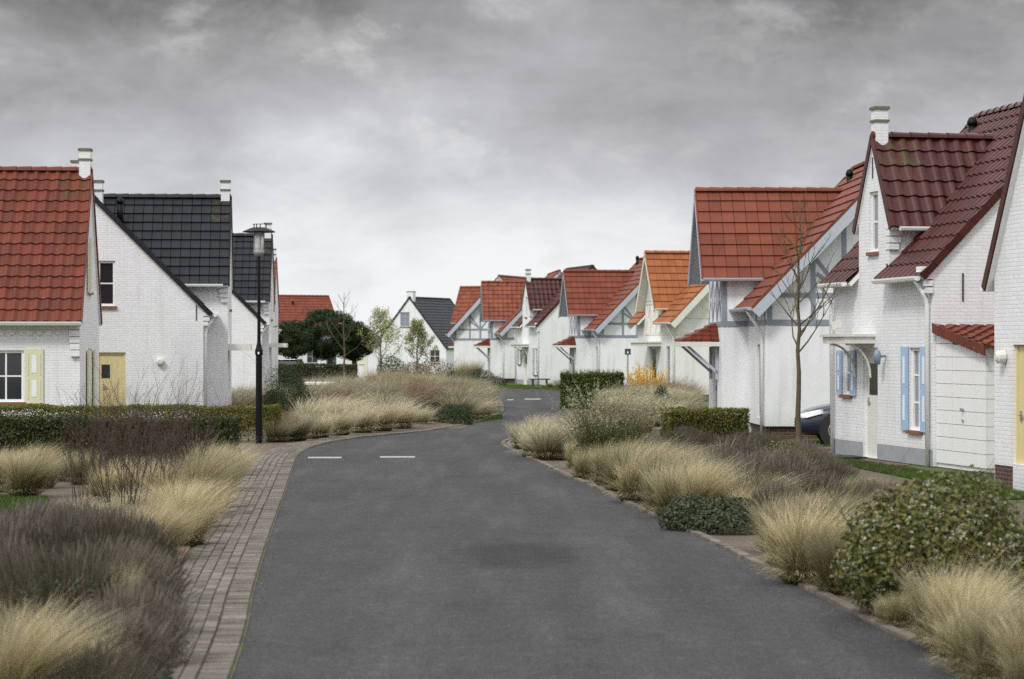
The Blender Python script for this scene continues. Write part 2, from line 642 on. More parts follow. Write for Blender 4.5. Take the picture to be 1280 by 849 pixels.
    def chimney(s, u, v, z0, z1, du=0.42, dv=0.42, mat='brick', bands=True):
        mb = MB()
        mb.boxv(s.P(u - du / 2, v - dv / 2, z0), s.D(du, 0), s.D(0, dv), (0, 0, z1 - z0))
        o = mb.build('chimney', M[mat], s.root)
        c = MB()
        e = 0.03
        c.boxv(s.P(u - du / 2 - e, v - dv / 2 - e, z1), s.D(du + 2 * e, 0), s.D(0, dv + 2 * e), (0, 0, 0.055))
        c.build('chimney_cap', M['capstone'], o)
        if bands:
            c = MB()
            c.boxv(s.P(u - du / 2 - e * .8, v - dv / 2 - e * .8, z1 - 0.24), s.D(du + 1.6 * e, 0), s.D(0, dv + 1.6 * e), (0, 0, 0.045))
            c.build('chimney_band', M['capstone'], o)
        return o

    def vent(s, u, v, z):
        mb = MB()
        p = s.P(u, v, z)
        mb.tube([p - Vector((0, 0, .3)), p + Vector((0, 0, .24))], [.085, .08], 10)
        mb.tube([p + Vector((0, 0, .24)), p + Vector((0, 0, .30)), p + Vector((0, 0, .38)), p + Vector((0, 0, .41))], [.10, .105, .07, .02], 10)
        return mb.build('vent_pipe', M['black'], s.root, smooth=True)

    def anchor(s, pl, s0, z0, h=0.42):
        mb = MB()
        s.rect(mb, pl, s0, z0, 0.025, h, 0.02, 0.002)
        return mb.build('wall_anchor', M['iron'], s.root)

    def slope_slab(s, mb, o, a, b, thick=0.07):
        """board under the tiles"""
        o, a, b = Vector(o), Vector(a), Vector(b)
        n = a.cross(b).normalized()
        if n.z < 0:
            n = -n
        b = b * (1 - 0.14 / b.length)
        mb.boxv(o - n * (thick + 0.02), a, b, n * thick)

    def main_roof(s, L, W, he, pitch, tile, style, ov=0.3, og=0.05, bay=None, trim='white', tw=0.27, th=0.33, seg=6,
                  moss=None, verge='tile', back=True, vw=0.12):
        tp = math.tan(R(pitch))
        hr = he + W / 2 * tp
        s.hr = hr
        sl = math.hypot(1, tp)
        mb, sb = MB(), MB()
        lb = (W / 2 + ov) * sl
        b = s.D(0, 1, tp)
        o = s.P(-og, -ov, he - ov * tp)
        msk = None
        if bay:
            u0, u1, zc = bay
            msk = lambda c: (u0 - 0.02 < c.y < u1 + 0.02) and c.z < zc
        tiles(mb, o, s.D(1, 0), b, L + 2 * og, lb, tw, th, style, seg, msk, moss)
        ob = s.P(-og, W + ov, he - ov * tp)
        if back:
            tiles(mb, ob, s.D(1, 0), s.D(0, -1, tp), L + 2 * og, lb, tw, th, style, 3)
        ridge_caps(mb, s.P(-og, W / 2, hr + 0.02), s.P(L + og, W / 2, hr + 0.02))
        # boards under the tiles
        bb = b.normalized() * lb
        if bay:
            s.slope_slab(sb, o, s.D(bay[0] + og, 0), bb)
            s.slope_slab(sb, s.P(bay[1], -ov, he - ov * tp), s.D(L + og - bay[1], 0), bb)
        else:
            s.slope_slab(sb, o, s.D(L + 2 * og, 0), bb)
        s.slope_slab(sb, ob, s.D(L + 2 * og, 0), s.D(0, -1, tp).normalized() * lb)
        # verges on both gable ends
        for uu, su in ((-og, -1), (L + og, 1)):
            for vv, sv in ((-ov, 1), (W + ov, -1)):
                e = s.P(uu, vv, he - ov * tp)
                bd = s.D(0, sv, tp).normalized()
                nn = Vector((0, 0, 1)) - bd * bd.z
                nn.normalize()
                if verge == 'tile':
                    nt_ = round(lb / th)
                    for k in range(nt_):
                        mb.boxv(e + bd * (lb * k / nt_) - nn * 0.07, bd * (lb / nt_ + 0.01), s.D(su * 0.03, 0), nn * (0.13 + 0.012 * (k % 2)) + bd * -0.0, (random.random(), 0, 0, 1))
                else:
                    sb.boxv(e - nn * (vw + 0.02) - bd * 0.06, bd * (lb + 0.03), s.D(su * 0.035, 0), nn * vw)
                    for k in range(round(lb / th)):
                        nk = round(lb / th)
                        mb.boxv(e + bd * (lb * k / nk) - nn * 0.015, bd * (lb / nk), s.D(su * 0.04, 0), nn * 0.06, (random.random(), 0, 0, 1))
        ro = mb.build('roof', M[tile], s.root, recalc=False)
        sb.build('roof_edge_board' if verge != 'tile' else 'soffit', M[trim], s.root)
        return ro

    def cross_roof(s, u0, u1, proj, hce, hcr, depth, tile, style, fo=0.05, so=0.15, trim='white', tw=0.27, th=0.33, seg=6,
                   moss=None, verge='tile', name='gable_roof', vw=0.14):
        um = (u0 + u1) / 2
        hw = (u1 - u0) / 2
        tp = (hcr - hce) / hw
        sl = math.hypot(1, tp)
        lb = (hw + so) * sl
        mb, sb = MB(), MB()
        v0 = -proj - fo
        la = depth + proj + fo
        for su, uu in ((1, u0 - so), (-1, u1 + so)):
            o = s.P(uu, v0, hce - so * tp)
            b = s.D(su, 0, tp)
            tiles(mb, o, s.D(0, 1), b, la, lb, tw, th, style, seg if su > 0 else 4, None, moss)
            s.slope_slab(sb, o, s.D(0, la), b.normalized() * lb)
            bd = b.normalized()
            nn = Vector((0, 0, 1)) - bd * bd.z
            nn.normalize()
            nk = round(lb / th)
            for k in range(nk):
                mb.boxv(o + bd * (lb * k / nk) - nn * (0.07 if verge == 'tile' else 0.01), bd * (lb / nk + 0.01), s.D(0, -0.03), nn * (0.13 if verge == 'tile' else 0.06), (random.random(), 0, 0, 1))
            if verge != 'tile':
                sb.boxv(o - nn * (vw + 0.02) - bd * 0.05, bd * (lb + 0.03), s.D(0, -0.035), nn * vw)
        ridge_caps(mb, s.P(um, v0, hcr + 0.02), s.P(um, depth, hcr + 0.02))
        mb.build(name, M[tile], s.root, recalc=False)
        sb.build('gable_edge_board', M[trim], s.root)
        return tp


def steps(h, mb, u, v, z, du, dv, n=4, sz=0.13, w=0.3, dirv=1):
    """stepped brick corbel: n courses, each shorter than the one above"""
    for k in range(n):
        ln = w - 0.035 * k
        mb.boxv(h.P(u, v, z - sz * (k + 1) + 0.02), h.D(0.22, 0), h.D(0, dirv * ln), (0, 0, sz - 0.025))


# --- brick cottage with a narrow street gable and a chimney on its tip
def brick_house(name, label, loc, phi, side, tile, style, L=5.5, W=6.2, he=3.6, pitch=46, bay=(2.25, 3.95), proj=0.0, hce=4.7, hcr=6.15,
                so=0.2, chim=6.66, shut='blue', detail=True, near_holes=(), plinth='plinth', canopy=None, moss=True, front=True, wall='brick', chw=0.31):
    h = House(name, label, loc, phi, side)
    tp = math.tan(R(pitch))
    hr = he + W / 2 * tp
    u0, u1 = bay
    um = (u0 + u1) / 2
    mb = MB()
    h.panel(mb, h.plane('near', 0), [(0, 0), (W, 0), (W, he), (W / 2, hr), (0, he)], near_holes)
    h.panel(mb, h.plane('far', L), [(0, 0), (W, 0), (W, he), (W / 2, hr), (0, he)])
    h.panel(mb, h.plane('back', W), [(0, 0), (L, 0), (L, he), (0, he)])
    fp = h.plane('front', 0)
    bp = h.plane('front', -proj)
    fh, bh = [], []
    if front:
        fh = [(0.55, 0.62, 0.62, 1.5)] if u0 > 1.5 else []
        bh = [(um - 0.22, 0.02, 0.84, 2.1), (um - 0.24, hce - 0.75 if proj == 0 else hce - 0.9, 0.48, 1.15)]
    h.panel(mb, fp, [(0, 0), (u0, 0), (u0, he), (0, he)], fh)
    fh2 = [(u1 + 0.45, 1.2, 0.5, 0.85)] if front and L - u1 > 1.2 else []
    h.panel(mb, fp, [(u1, 0), (L, 0), (L, he), (u1, he)], fh2)
    h.panel(mb, bp, [(u0, 0), (u1, 0), (u1, hce), (um, hcr), (u0, hce)], bh)
    zb = 0 if proj else he - 0.4
    vd = W / 2 - 0.3
    for uu, kd in ((u0, 'near'), (u1, 'far')):
        h.panel(mb, h.plane(kd, uu), [(-proj, zb), (vd, zb), (vd, hce), (-proj, hce)])
    if u0 < 3:
        steps(h, mb, u0 - 0.06, -proj - 0.02, hce - 0.24, 0.2, 0.3, 4, 0.13, 0.30)
    # corbel steps under the eave corner of the near gable wall
    steps(h, mb, -0.03, 0.0, he - 0.03, 0.2, 0.3, 4, 0.125, 0.24, -1)
    h.wall = mb.build('wall', M[wall], h.root)
    if moss:
        cu = um
        mf = lambda c: (1.0 if style == 'wave' else 0.8) if (c.z > hcr - (0.62 if style == 'wave' else 0.75) and side * c.x + proj < (0.78 if style == 'wave' else 0.62)) and c.y < um + 0.4 else 0.0
    else:
        mf = None
    h.main_roof(L, W, he, pitch, tile, style, ov=0.22, og=0.05, bay=(u0, u1, hce), seg=6 if detail else 3)
    h.cross_roof(u0, u1, proj, hce, hcr, (hcr - he) / tp + 0.5, tile, style, fo=0.03, so=so, moss=mf, seg=6 if detail else 3)
    if chim:
        h.chimney(um, -proj + 0.12, hcr - 0.6, chim, chw * 0.85, chw * 0.8)
    ze = he - 0.22 * tp
    if u0 > 0.4:
        h.gutter(h.P(-0.02, -0.30, ze), h.P(u0 - 0.02, -0.30, ze))
    if L - u1 > 0.4:
        h.gutter(h.P(u1 + 0.02, -0.30, ze), h.P(L, -0.30, ze))
    ctp = (hcr - hce) / ((u1 - u0) / 2)
    zc = hce - so * ctp
    h.gutter(h.P(u0 - so - 0.06, -proj + 0.12, zc), h.P(u0 - so - 0.06, (zc - he) / tp + 0.1, zc))
    h.pipe([h.P(0.12, -0.29, ze - 0.05), h.P(0.12, -0.09, ze - 0.35), h.P(0.12, -0.06, ze - 0.5), h.P(0.12, -0.06, 0.0)])
    h.pipe([h.P(L - 0.12, -0.29, ze - 0.05), h.P(L - 0.12, -0.09, ze - 0.35), h.P(L - 0.12, -0.06, 0.0)])
    pb = MB()
    if plinth:
        for a, b_, p_ in ((0.001, u0, fp), (u0, u1, bp), (u1, L, fp)):
            cuts = [(x_[0], x_[0] + x_[2]) for x_ in (bh[:1] if p_ is bp else [])]
            seg_ = [(a, b_)]
            if cuts:
                seg_ = [(a, cuts[0][0]), (cuts[0][1], b_)]
            for q0, q1 in seg_:
                pb = MB()
                h.rect(pb, p_, q0, 0, q1 - q0, 0.3, 0.014, 0)
                pb.build('plinth', M[plinth], h.root)
    if front:
        for (a, z, w_, h_) in fh:
            h.window(fp, a, z, w_, h_, 2, 3, glass='curtain')
            h.shutter(fp, a - 0.36, z - 0.02, 0.34, h_ + 0.04, shut)
            h.shutter(fp, a + w_ + 0.02, z - 0.02, 0.34, h_ + 0.04, shut)
        for (a, z, w_, h_) in fh2:
            h.window(fp, a, z, w_, h_, 1, 2, glass='curtain')
            h.shutter(fp, a - 0.30, z - 0.02, 0.28, h_ + 0.04, shut)
            h.shutter(fp, a + w_ + 0.02, z - 0.02, 0.28, h_ + 0.04, shut)
        (a, z, w_, h_) = bh[0]
        h.door(bp, a, z, w_, h_, 'offwhite', (0.2, 1.2, 0.44, 0.6))
        (a, z, w_, h_) = bh[1]
        h.window(bp, a, z, w_, h_, 1, 2, glass='curtain')
        for da in (-0.09, w_ + 0.03):
            pass
    if canopy is not None:
        ca, cw, cd = canopy
        cb = MB()
        cb.boxv(h.P(ca, -proj, 2.20), h.D(cw, 0), h.D(0, -cd), (0, 0, 0.13))
        cb.boxv(h.P(ca - 0.04, -proj, 2.33), h.D(cw + 0.08, 0), h.D(0, -cd - 0.05), (0, 0, 0.05))
        c = cb.build('door_canopy', M['offwhite'], h.root)
        for uu in (ca + 0.15, ca + cw - 0.2):
            bb = MB()
            pts = [h.P(uu, -proj - 0.03 - cd * 0.8 * (1 - math.cos(R(90 * k / 6))), 1.55 + 0.64 * math.sin(R(90 * k / 6))) for k in range(7)]
            bb.tube(pts, 0.022, 6)
            bb.build('bracket', M['offwhite'], c)
    return h


# --- half-timbered house with a jettied street gable and a little tiled porch
def timber_house(name, label, loc, phi, side, tile, style, L=6.9, W=6.6, he=3.42, pitch=46, bay=(3.3, 6.3), proj=0.65, hce=4.10, hcr=6.12,
                 trim='greytrim', porch_tile='tile_red', detail=True, fo=0.5, wall='render', edge='palegrey', porch=True):
    h = House(name, label, loc, phi, side)
    tp = math.tan(R(pitch))
    hr = he + W / 2 * tp
    u0, u1 = bay
    um = (u0 + u1) / 2
    mb = MB()
    zb = 0.28
    bigw = [(2.0, 0.85, 0.6, 1.35)] if False else []
    h.panel(mb, h.plane('near', 0), [(0, zb), (W, zb), (W, he), (W / 2, hr), (0, he)])
    h.panel(mb, h.plane('far', L), [(0, 0), (W, 0), (W, he), (W / 2, hr), (0, he)])
    h.panel(mb, h.plane('back', W), [(0, 0), (L, 0), (L, he), (0, he)])
    fp = h.plane('front', 0)
    bp = h.plane('front', -proj)
    fwin = (1.0, 0.45, 0.55, 1.75)
    h.panel(mb, fp, [(0, zb), (u0, zb), (u0, he), (0, he)], [fwin] if u0 > 2 else [])
    h.panel(mb, fp, [(u1, 0), (L, 0), (L, he), (u1, he)])
    dr = (um - 0.45, 0.03, 0.9, 2.12)
    h.panel(mb, bp, [(u0, 0.0), (u1, 0.0), (u1, hce), (um, hcr), (u0, hce)], [dr])
    vd = W / 2 - 0.3
    for uu, kd in ((u0, 'near'), (u1, 'far')):
        z0_ = 0.0 if proj else he - 0.4
        h.panel(mb, h.plane(kd, uu), [(-proj, z0_), (vd, z0_), (vd, hce), (-proj, hce)])
    h.wall = mb.build('wall', M[wall], h.root)
    pb = MB()
    h.rect(pb, h.plane('near', 0), 0.0, 0, W, zb, 0.012, -0.10)
    h.rect(pb, fp, 0.0, 0, u0, zb, 0.010, -0.09)
    pb.build('plinth', M['darkbrick'], h.root)
    ov = 0.35
    h.main_roof(L, W, he, pitch, tile, style, ov=ov, og=0.38, bay=(u0, u1, hce), trim=edge, verge='board', seg=6 if detail else 3, tw=0.30, th=0.34, vw=0.24)
    h.cross_roof(u0, u1, proj, hce, hcr, (hcr - he) / tp + 0.5, tile, style, fo=fo, so=0.2, trim=edge, verge='board', seg=6 if detail else 3, tw=0.30, th=0.34)
    # timber framing
    tb = MB()
    np_ = h.plane('near', 0)
    ou = 0.022
    z1 = 2.72
    h.bar(tb, np_, (0.0, z1), (W, z1), 0.13, ou)
    h.bar(tb, np_, (0.35, 3.36), (W - 0.35, 3.36), 0.11, ou)
    zq = he + (W / 2 - 1.45) * tp
    h.bar(tb, np_, (W / 2 - 1.35, zq - 0.15), (W / 2 + 1.35, zq - 0.15), 0.11, ou)
    for sx in (0.1, W / 2 - 1.45, W / 2, W / 2 + 1.45, W - 0.1):
        zt = min(he + min(sx, W - sx) * tp, hr) - 0.18
        if zt > z1 + 0.1:
            h.bar(tb, np_, (sx, z1 + 0.066), (sx, zt), 0.11, ou - 0.003)
    for sx in (1.12, W - 1.12):
        h.bar(tb, np_, (sx, z1 + 0.066), (sx, he + 1.12 * tp - 0.18), 0.11, ou - 0.003)
        sg = 1 if sx < W / 2 else -1
        h.bar(tb, np_, (sx + sg * 0.06, 4.22), (sx + sg * 0.66, 3.45), 0.09, ou - 0.009)
    for sg in (-1, 1):
        h.bar(tb, np_, (W / 2 + sg * 1.40, 3.42), (W / 2 + sg * 0.06, zq - 0.22), 0.10, ou - 0.006)
        h.bar(tb, np_, (W / 2 + sg * 1.5, 3.42), (W / 2 + sg * 2.1, 3.42 + 0.45), 0.09, ou - 0.006)
    if u0 > 1:
        h.bar(tb, fp, (0.0, z1), (u0, z1), 0.13, ou)
        for sx in (0.07, u0 - 0.07, u0 / 2):
            h.bar(tb, fp, (sx, z1 + 0.066), (sx, he - 0.05), 0.11, ou - 0.003)
    if proj:
        sp_ = h.plane('near', u0)
        h.bar(tb, sp_, (-proj, z1), (0.0, z1), 0.13, ou)
        h.bar(tb, sp_, (-proj + 0.06, z1 + 0.066), (-proj + 0.06, hce), 0.12, ou - 0.003)
    h.bar(tb, bp, (u0, z1), (u1, z1), 0.12, ou)
    h.bar(tb, bp, (u0, hce - 0.05), (u1, hce - 0.05), 0.12, ou)
    n = 3
    for k in range(n):
        a = u0 + 0.1 + (u1 - u0 - 0.2) * k / n
        b_ = u0 + 0.1 + (u1 - u0 - 0.2) * (k + 1) / n
        h.bar(tb, bp, (a, z1 + 0.08), (b_, hce - 0.12), 0.05, ou - 0.004)
        h.bar(tb, bp, (b_, z1 + 0.08), (a, hce - 0.12), 0.05, ou - 0.008)
        h.bar(tb, bp, (a, z1 + 0.07), (a, hce - 0.11), 0.08, ou - 0.002)
    tb.build('timber_framing', M[trim], h.root)
    gp_ = MB()
    gpl = h.plane('front', -proj - 0.03)
    h.panel(gp_, gpl, [(u0 + 0.02, hce + 0.03), (u1 - 0.02, hce + 0.03), (um, hcr - 0.06)])
    gp_.build('gable_panel', M['panel'], h.root)
    if u0 > 2:
        h.window(fp, *fwin, 1, 3, mat='palegrey', sill=None, glass='curtain')
    h.door(bp, *dr, 'greytrim', (0.2, 0.9, 0.5, 0.9))
    # gutters and pipes
    ze = he - ov * tp
    h.gutter(h.P(-0.36, -ov - 0.07, ze), h.P(u0 - 0.02 if proj else u0 - 0.3, -ov - 0.07, ze), edge if edge != 'creamtrim' else 'creamtrim')
    ctp = (hcr - hce) / ((u1 - u0) / 2)
    zc = hce - 0.2 * ctp
    h.gutter(h.P(u0 - 0.27, -proj - fo, zc), h.P(u0 - 0.27, (zc - he) / tp + 0.1, zc), edge)
    h.pipe([h.P(0.25, -ov - 0.06, ze - 0.06), h.P(0.25, -0.12, ze - 0.50), h.P(0.25, -0.06, ze - 0.62), h.P(0.25, -0.06, 0.05)])
    if porch:
        pm = MB()
        pw, pd = 1.9, 0.95
        a0 = um - pw / 2
        zl, zh = 2.28, 2.72
        # three-sided tiled hood
        v0 = -proj
        A, B = h.P(a0, v0 - pd, zl), h.P(a0 + pw, v0 - pd, zl)
        C_, D_ = h.P(a0, v0, zl), h.P(a0 + pw, v0, zl)
        E, G = h.P(a0 + 0.55, v0, zh), h.P(a0 + pw - 0.55, v0, zh)
        hb = MB()
        for q in ([A, B, G, E], [C_, A, E], [B, D_, G], [A, B, D_, C_], [C_, D_, G, E]):
            hb.poly(q)
        # raised rows of tiles on the hood
        for k in range(4):
            t0, t1 = k / 4, (k + 1) / 4 + 0.02
            for (p, q, e, g) in ((A, B, E, G), (C_, A, E, E), (D_, B, G, G)):
                lo0, lo1 = p.lerp(e, t0), q.lerp(g, t0)
                hi0, hi1 = p.lerp(e, min(1, t1)), q.lerp(g, min(1, t1))
                m_ = max(2, round((lo1 - lo0).length / 0.27))
                for j in range(m_):
                    up = Vector((0, 0, 0.05))
                    s0, s1 = j / m_, (j + 0.9) / m_
                    hb.poly([lo0.lerp(lo1, s0) + up, lo0.lerp(lo1, s1) + up * 1.5, hi0.lerp(hi1, s1) + up * 0.6, hi0.lerp(hi1, s0) + up * 0.1], (random.random(), 0, 0, 1))
                    hb.poly([lo0.lerp(lo1, s0) + up, lo0.lerp(lo1, s1) + up * 1.5, lo0.lerp(lo1, s1), lo0.lerp(lo1, s0)], (random.random(), 0, 0, 1))
        po = hb.build('porch_roof', M[porch_tile], h.root, recalc=False)
        fb = MB()
        fb.boxv(h.P(a0 - 0.03, v0 - pd - 0.03, zl - 0.12), h.D(pw + 0.06, 0), h.D(0, pd + 0.03), (0, 0, 0.11))
        fb.build('porch_fascia', M['offwhite'], po)
        for uu in (a0 + 0.2, a0 + pw - 0.28):
            br = MB()
            br.boxv(h.P(uu, v0, zl - 0.85), h.D(0.08, 0), h.D(0, -pd * 0.85, 0.72), (0, 0, 0.09))
            br.boxv(h.P(uu, v0 - 0.005, zl - 0.95), h.D(0.08, 0), h.D(0, -0.07), (0, 0, 0.82))
            br.build('porch_brace', M['palegrey'], po)
    return h


# ------------------------------------------------------------------ the houses
def P0(x, m):
    return ((x - 640) / m, F / m)


# right row, nearest first
h = House('brick_house', 'white brick house cut by the right edge, pale yellow door', P0(1243, 83.0), 11, 1, 'white holiday houses along the street')
# only its street gable reaches into view: far corner at the origin, the wall runs towards the viewer
h0 = h
fp = h.plane('front', 0)
mb = MB()
gw = 4.2
zE, zR = 3.35, 6.9
dr = (-1.68, 0.05, 0.98, 2.16)
h.panel(mb, fp, [(-gw, 0.36), (dr[0], 0.36), (dr[0], 0), (dr[0] + dr[2], 0), (dr[0] + dr[2], 0.36), (0, 0.36), (0, zE), (-gw / 2, zR), (-gw, zE)],
        [(dr[0] + 0.01, 0.40, dr[2] - 0.02, dr[3] - 0.4)])
h.panel(mb, h.plane('far', 0), [(0, 0), (7, 0), (7, zE), (0, zE)])
h.panel(mb, h.plane('near', -gw), [(0, 0), (7, 0), (7, zE), (0, zE)])
h.panel(mb, h.plane('back', 7), [(-gw, 0), (0, 0), (0, zE), (-gw / 2, zR), (-gw, zE)])
mb.build('wall', M['brick'], h.root)
h.cross_roof(-gw, 0, 0, zE, zR, 7.1, 'tile_dark', 'wave', fo=0.08, so=0.2)
for a_, l_ in ((dr[0] + dr[2], -dr[0] - dr[2]), (-gw, gw + dr[0])):
    pb = MB()
    h.rect(pb, fp, a_, 0, l_, 0.36, 0.02, -0.03)
    pb.build('plinth', M['darkbrick'], h.root)
h.door(fp, *dr, 'yellow', (0.3, 1.15, 0.3, 0.55), 'yellow')
h.gutter(h.P(0.26, -0.1, zE - 0.32), h.P(0.26, 7, zE - 0.32))
lm = MB()
c = h.P(-0.42, -0.02, 1.98)
lm.tube([c, c + h.D(0, -0.10)], [0.10, 0.10], 12)
lm.tube([c + h.D(0, -0.10), c + h.D(0, -0.14)], [0.10, 0.05], 12)
lm.build('wall_lamp', M['offwhite'], h.root, smooth=False)

h1 = brick_house('brick_house', 'white brick house with pale blue shutters, dark red pantiles and a chimney on its gable',
                 P0(1166, 70.2), 11, 1, 'tile_dark', 'wave', canopy=(3.05, 1.25, 0.62))
h1.anchor(h1.plane('near', 0), 0.55, 2.95, 0.5)
h1.anchor(h1.plane('front', 0), 3.12, 5.35, 0.4)
h1.vent(5.0, 2.75, 6.35)
fp1 = h1.plane('front', 0)
lm = MB()
c = h1.P(2.40, -0.02, 1.96)
lm.tube([c, c + h1.D(0, -0.16)], 0.025, 8)
lm.tube([c + h1.D(0, -0.16, -0.16), c + h1.D(0, -0.16, 0.02), c + h1.D(0, -0.16, 0.10), c + h1.D(0, -0.16, 0.13)], [0.055, 0.075, 0.05, 0.01], 12)
lm.build('wall_lamp', M['lampblue'], h1.root, smooth=True)
cm = MB()
c = h1.P(4.05, -0.40, 2.39)
cm.tube([c, c + Vector((0, 0, .1))], 0.02, 6)
cm.boxv(c + Vector((-0.12, -0.06, 0.08)), (0.2, 0.05, 0.06), (0.0, 0.12, 0), (-0.03, 0, 0.12))
cm.build('security_camera', M['offwhite'], h1.root)
dm = MB()
dm.boxv(h1.P(2.75, -0.75, 0.03), h1.D(0.9, 0), h1.D(0, 0.5), (0, 0, 0.02))
tag(dm.build('door_mat', M['black']), 'black door mat before the recessed door of the blue shuttered house', 'door mat')
bpy.data.objects['door_mat'].matrix_world = Matrix.Translation((h1.root.location.x, h1.root.location.y, 0)) @ Matrix.Rotation(R(11), 4, 'Z')

# lean-to shed against its near gable wall
sh = House('garden_shed', 'white board lean-to shed with small red tiled roof against the blue shuttered house',
           tuple(h1.root.location), 11, 1, None, 'shed')
mb = MB()
SV, SU, SE = 0.06, -2.3, 3.0
zh, zl = 2.47, 2.10
mb.boxv(sh.P(SU + 0.03, SV + 0.03, 0), sh.D(-SU - 0.035, 0), sh.D(0, SE - 0.06), (0, 0, zl - 0.03))
rows = 10
for k in range(rows):
    z0_ = 0.08 + k * 0.235
    for j in range(2):
        cut = 0.72
        for (a0, a1) in ((SU, SU + 0.42), (SU + 0.432, SU + 1.50), (SU + 1.512, -0.01)):
            top = min(z0_ + 0.225, zl + (zh - zl) * ((a0 - SU) / -SU))
            if j == 0 and top > z0_ + 0.02:
                mb.boxv(sh.P(a0, SV, z0_), sh.D(a1 - a0, 0), sh.D(0, 0.028), (0, 0, top - z0_))
    top = min(z0_ + 0.225, zl)
    if top > z0_ + 0.02:
        mb.boxv(sh.P(SU - 0.002, SV + 0.03, z0_), sh.D(0.028, 0), sh.D(0, SE - 0.03), (0, 0, top - z0_))
mb.build('wall', M['white'], sh.root)
mb = MB()
sb = MB()
tps = (zh - zl) / -SU
tiles(mb, sh.P(SU - 0.18, SV - 0.08, zl + 0.04 - 0.18 * tps), sh.D(0, 1), sh.D(1, 0, tps), SE, 2.42, 0.24, 0.33, 'wave', 6)
for k in range(8):
    mb.boxv(sh.P(SU - 0.18 + k * 0.30, SV - 0.11, zl - 0.09 + (k * 0.30 - 0.18) * tps), sh.D(0.295, 0, 0.295 * tps + 0.02), sh.D(0, 0.035), (0, 0, 0.17), (random.random(), 0, 0, 1))
mb.build('roof', M['tile_red'], sh.root, recalc=False)
mb = MB()
mb.tube([sh.P(SU + 1.0, SV - 0.01, 1.05), sh.P(SU + 1.0, SV - 0.06, 1.05)], 0.03, 8)
mb.tube([sh.P(SU + 1.0, SV - 0.01, 0.86), sh.P(SU + 1.0, SV - 0.03, 0.86)], 0.025, 8)
mb.build('handle', M['zinc'], sh.root)

h2 = timber_house('timber_house', 'half-timbered white house with large flat red tiled roof behind the bare sapling', P0(957, 53.3), 1.5, 1, 'tile_flatred', 'flat')
h2.vent(5.2, 2.85, 6.3)
h3 = timber_house('timber_house', 'half-timbered white house with bright orange roof and cream trim', P0(846, 31.5), 12, 1, 'tile_orange', 'flat',
                  L=6.0, W=6.2, he=3.50, bay=(2.2, 4.8), proj=0.0, hce=4.03, hcr=6.05, trim='creamtrim', edge='creamtrim', porch=False, fo=0.35, wall='cream_render')
cb = MB()
cb.boxv(h3.P(2.3, -0.75, 2.20), h3.D(2.0, 0), h3.D(0, 0.75), (0, 0, 0.14))
cb.boxv(h3.P(2.26, -0.8, 2.34), h3.D(2.08, 0), h3.D(0, 0.8), (0, 0, 0.05))
cb.build('door_canopy', M['offwhite'], h3.root)
h4 = timber_house('timber_house', 'half-timbered white house with flat red roof directly behind the signpost', P0(751, 25.0), 7.3, 1, 'tile_flatred', 'flat')
h4.vent(6.3, 3.0, 6.6)
h5 = brick_house('brick_house', 'far white house with dark red roof and white chimney between two half-timbered houses', P0(674.6, 22.0), 14, 1, 'tile_dark', 'wave',
                 detail=True, chim=6.66, canopy=(2.5, 1.5, 0.7), wall='render', shut='palegrey')
h6 = timber_house('timber_house', 'far half-timbered house with worn red pantiles left of the white chimney house', P0(631, 20.48), 4, 1, 'tile_pan', 'wave', hcr=6.3, hce=4.15)
h7 = timber_house('timber_house', 'farthest half-timbered house of the right row, its gable turned to the viewer', P0(567.6, 19.0), -20, 1, 'tile_pan', 'wave',
                  bay=(2.6, 5.6), hcr=6.25)

# left row
l0 = House('brick_house', 'white brick house under red pantiles with pale yellow shutters beside the hedges', P0(100, 52.6), 4, -1)
U1, zE, zR, VD = 4.4, 3.05, 6.5, 8.0
mb = MB()
wv = (1.32, 0.84, 0.85, 1.22)
l0.panel(mb, l0.plane('near', 0), [(0, 0), (VD, 0), (VD, zE), (0, zE)], [wv, (4.2, 0.84, 0.85, 1.22)])
l0.panel(mb, l0.plane('far', U1), [(0, 0), (VD, 0), (VD, zE), (0, zE)])
l0.panel(mb, l0.plane('front', 0), [(0, 0), (U1, 0), (U1, zE), (U1 / 2, zR), (0, zE)], [(1.8, 0.2, 0.9, 1.9), (1.9, 3.5, 0.6, 1.2)])
l0.panel(mb, l0.plane('back', VD), [(0, 0), (U1, 0), (U1, zE), (U1 / 2, zR), (0, zE)])
for k in range(18):
    mb.boxv(l0.P(-0.035, 0.45 + k * 0.22, 2.42), l0.D(0.06, 0), l0.D(0, 0.11), (0, 0, 0.11))
for k in range(5):
    mb.boxv(l0.P(-0.07 - 0.02, 0.0, 2.72 - 0.16 * (k + 1)), l0.D(0.12, 0), l0.D(0, 0.26 - 0.012 * k), (0, 0, 0.14))
mb.boxv(l0.P(-0.05, 0.27, 2.56), l0.D(0.06, 0), l0.D(0, VD - 0.3), (0, 0, 0.16))
mb.build('wall', M['brick'], l0.root)
l0.cross_roof(0, U1, 0, zE, zR, VD, 'tile_red', 'wave', fo=0.04, so=0.2, seg=8, tw=0.262, th=0.31,
              moss=lambda c: 1.0 if (c.z > zR - 0.85 and abs(c.x) < 0.72) else 0.0)
l0.window(l0.plane('near', 0), *wv, 2, 2)
l0.window(l0.plane('near', 0), 4.2, 0.84, 0.85, 1.22, 2, 2)
l0.shutter(l0.plane('near', 0), 0.86, 0.80, 0.42, 1.30, 'yellowpale')
fpl = l0.plane('front', 0)
l0.window(fpl, 1.9, 3.5, 0.6, 1.2, 1, 2)
l0.door(fpl, 1.8, 0.2, 0.9, 1.9, 'yellowpale')
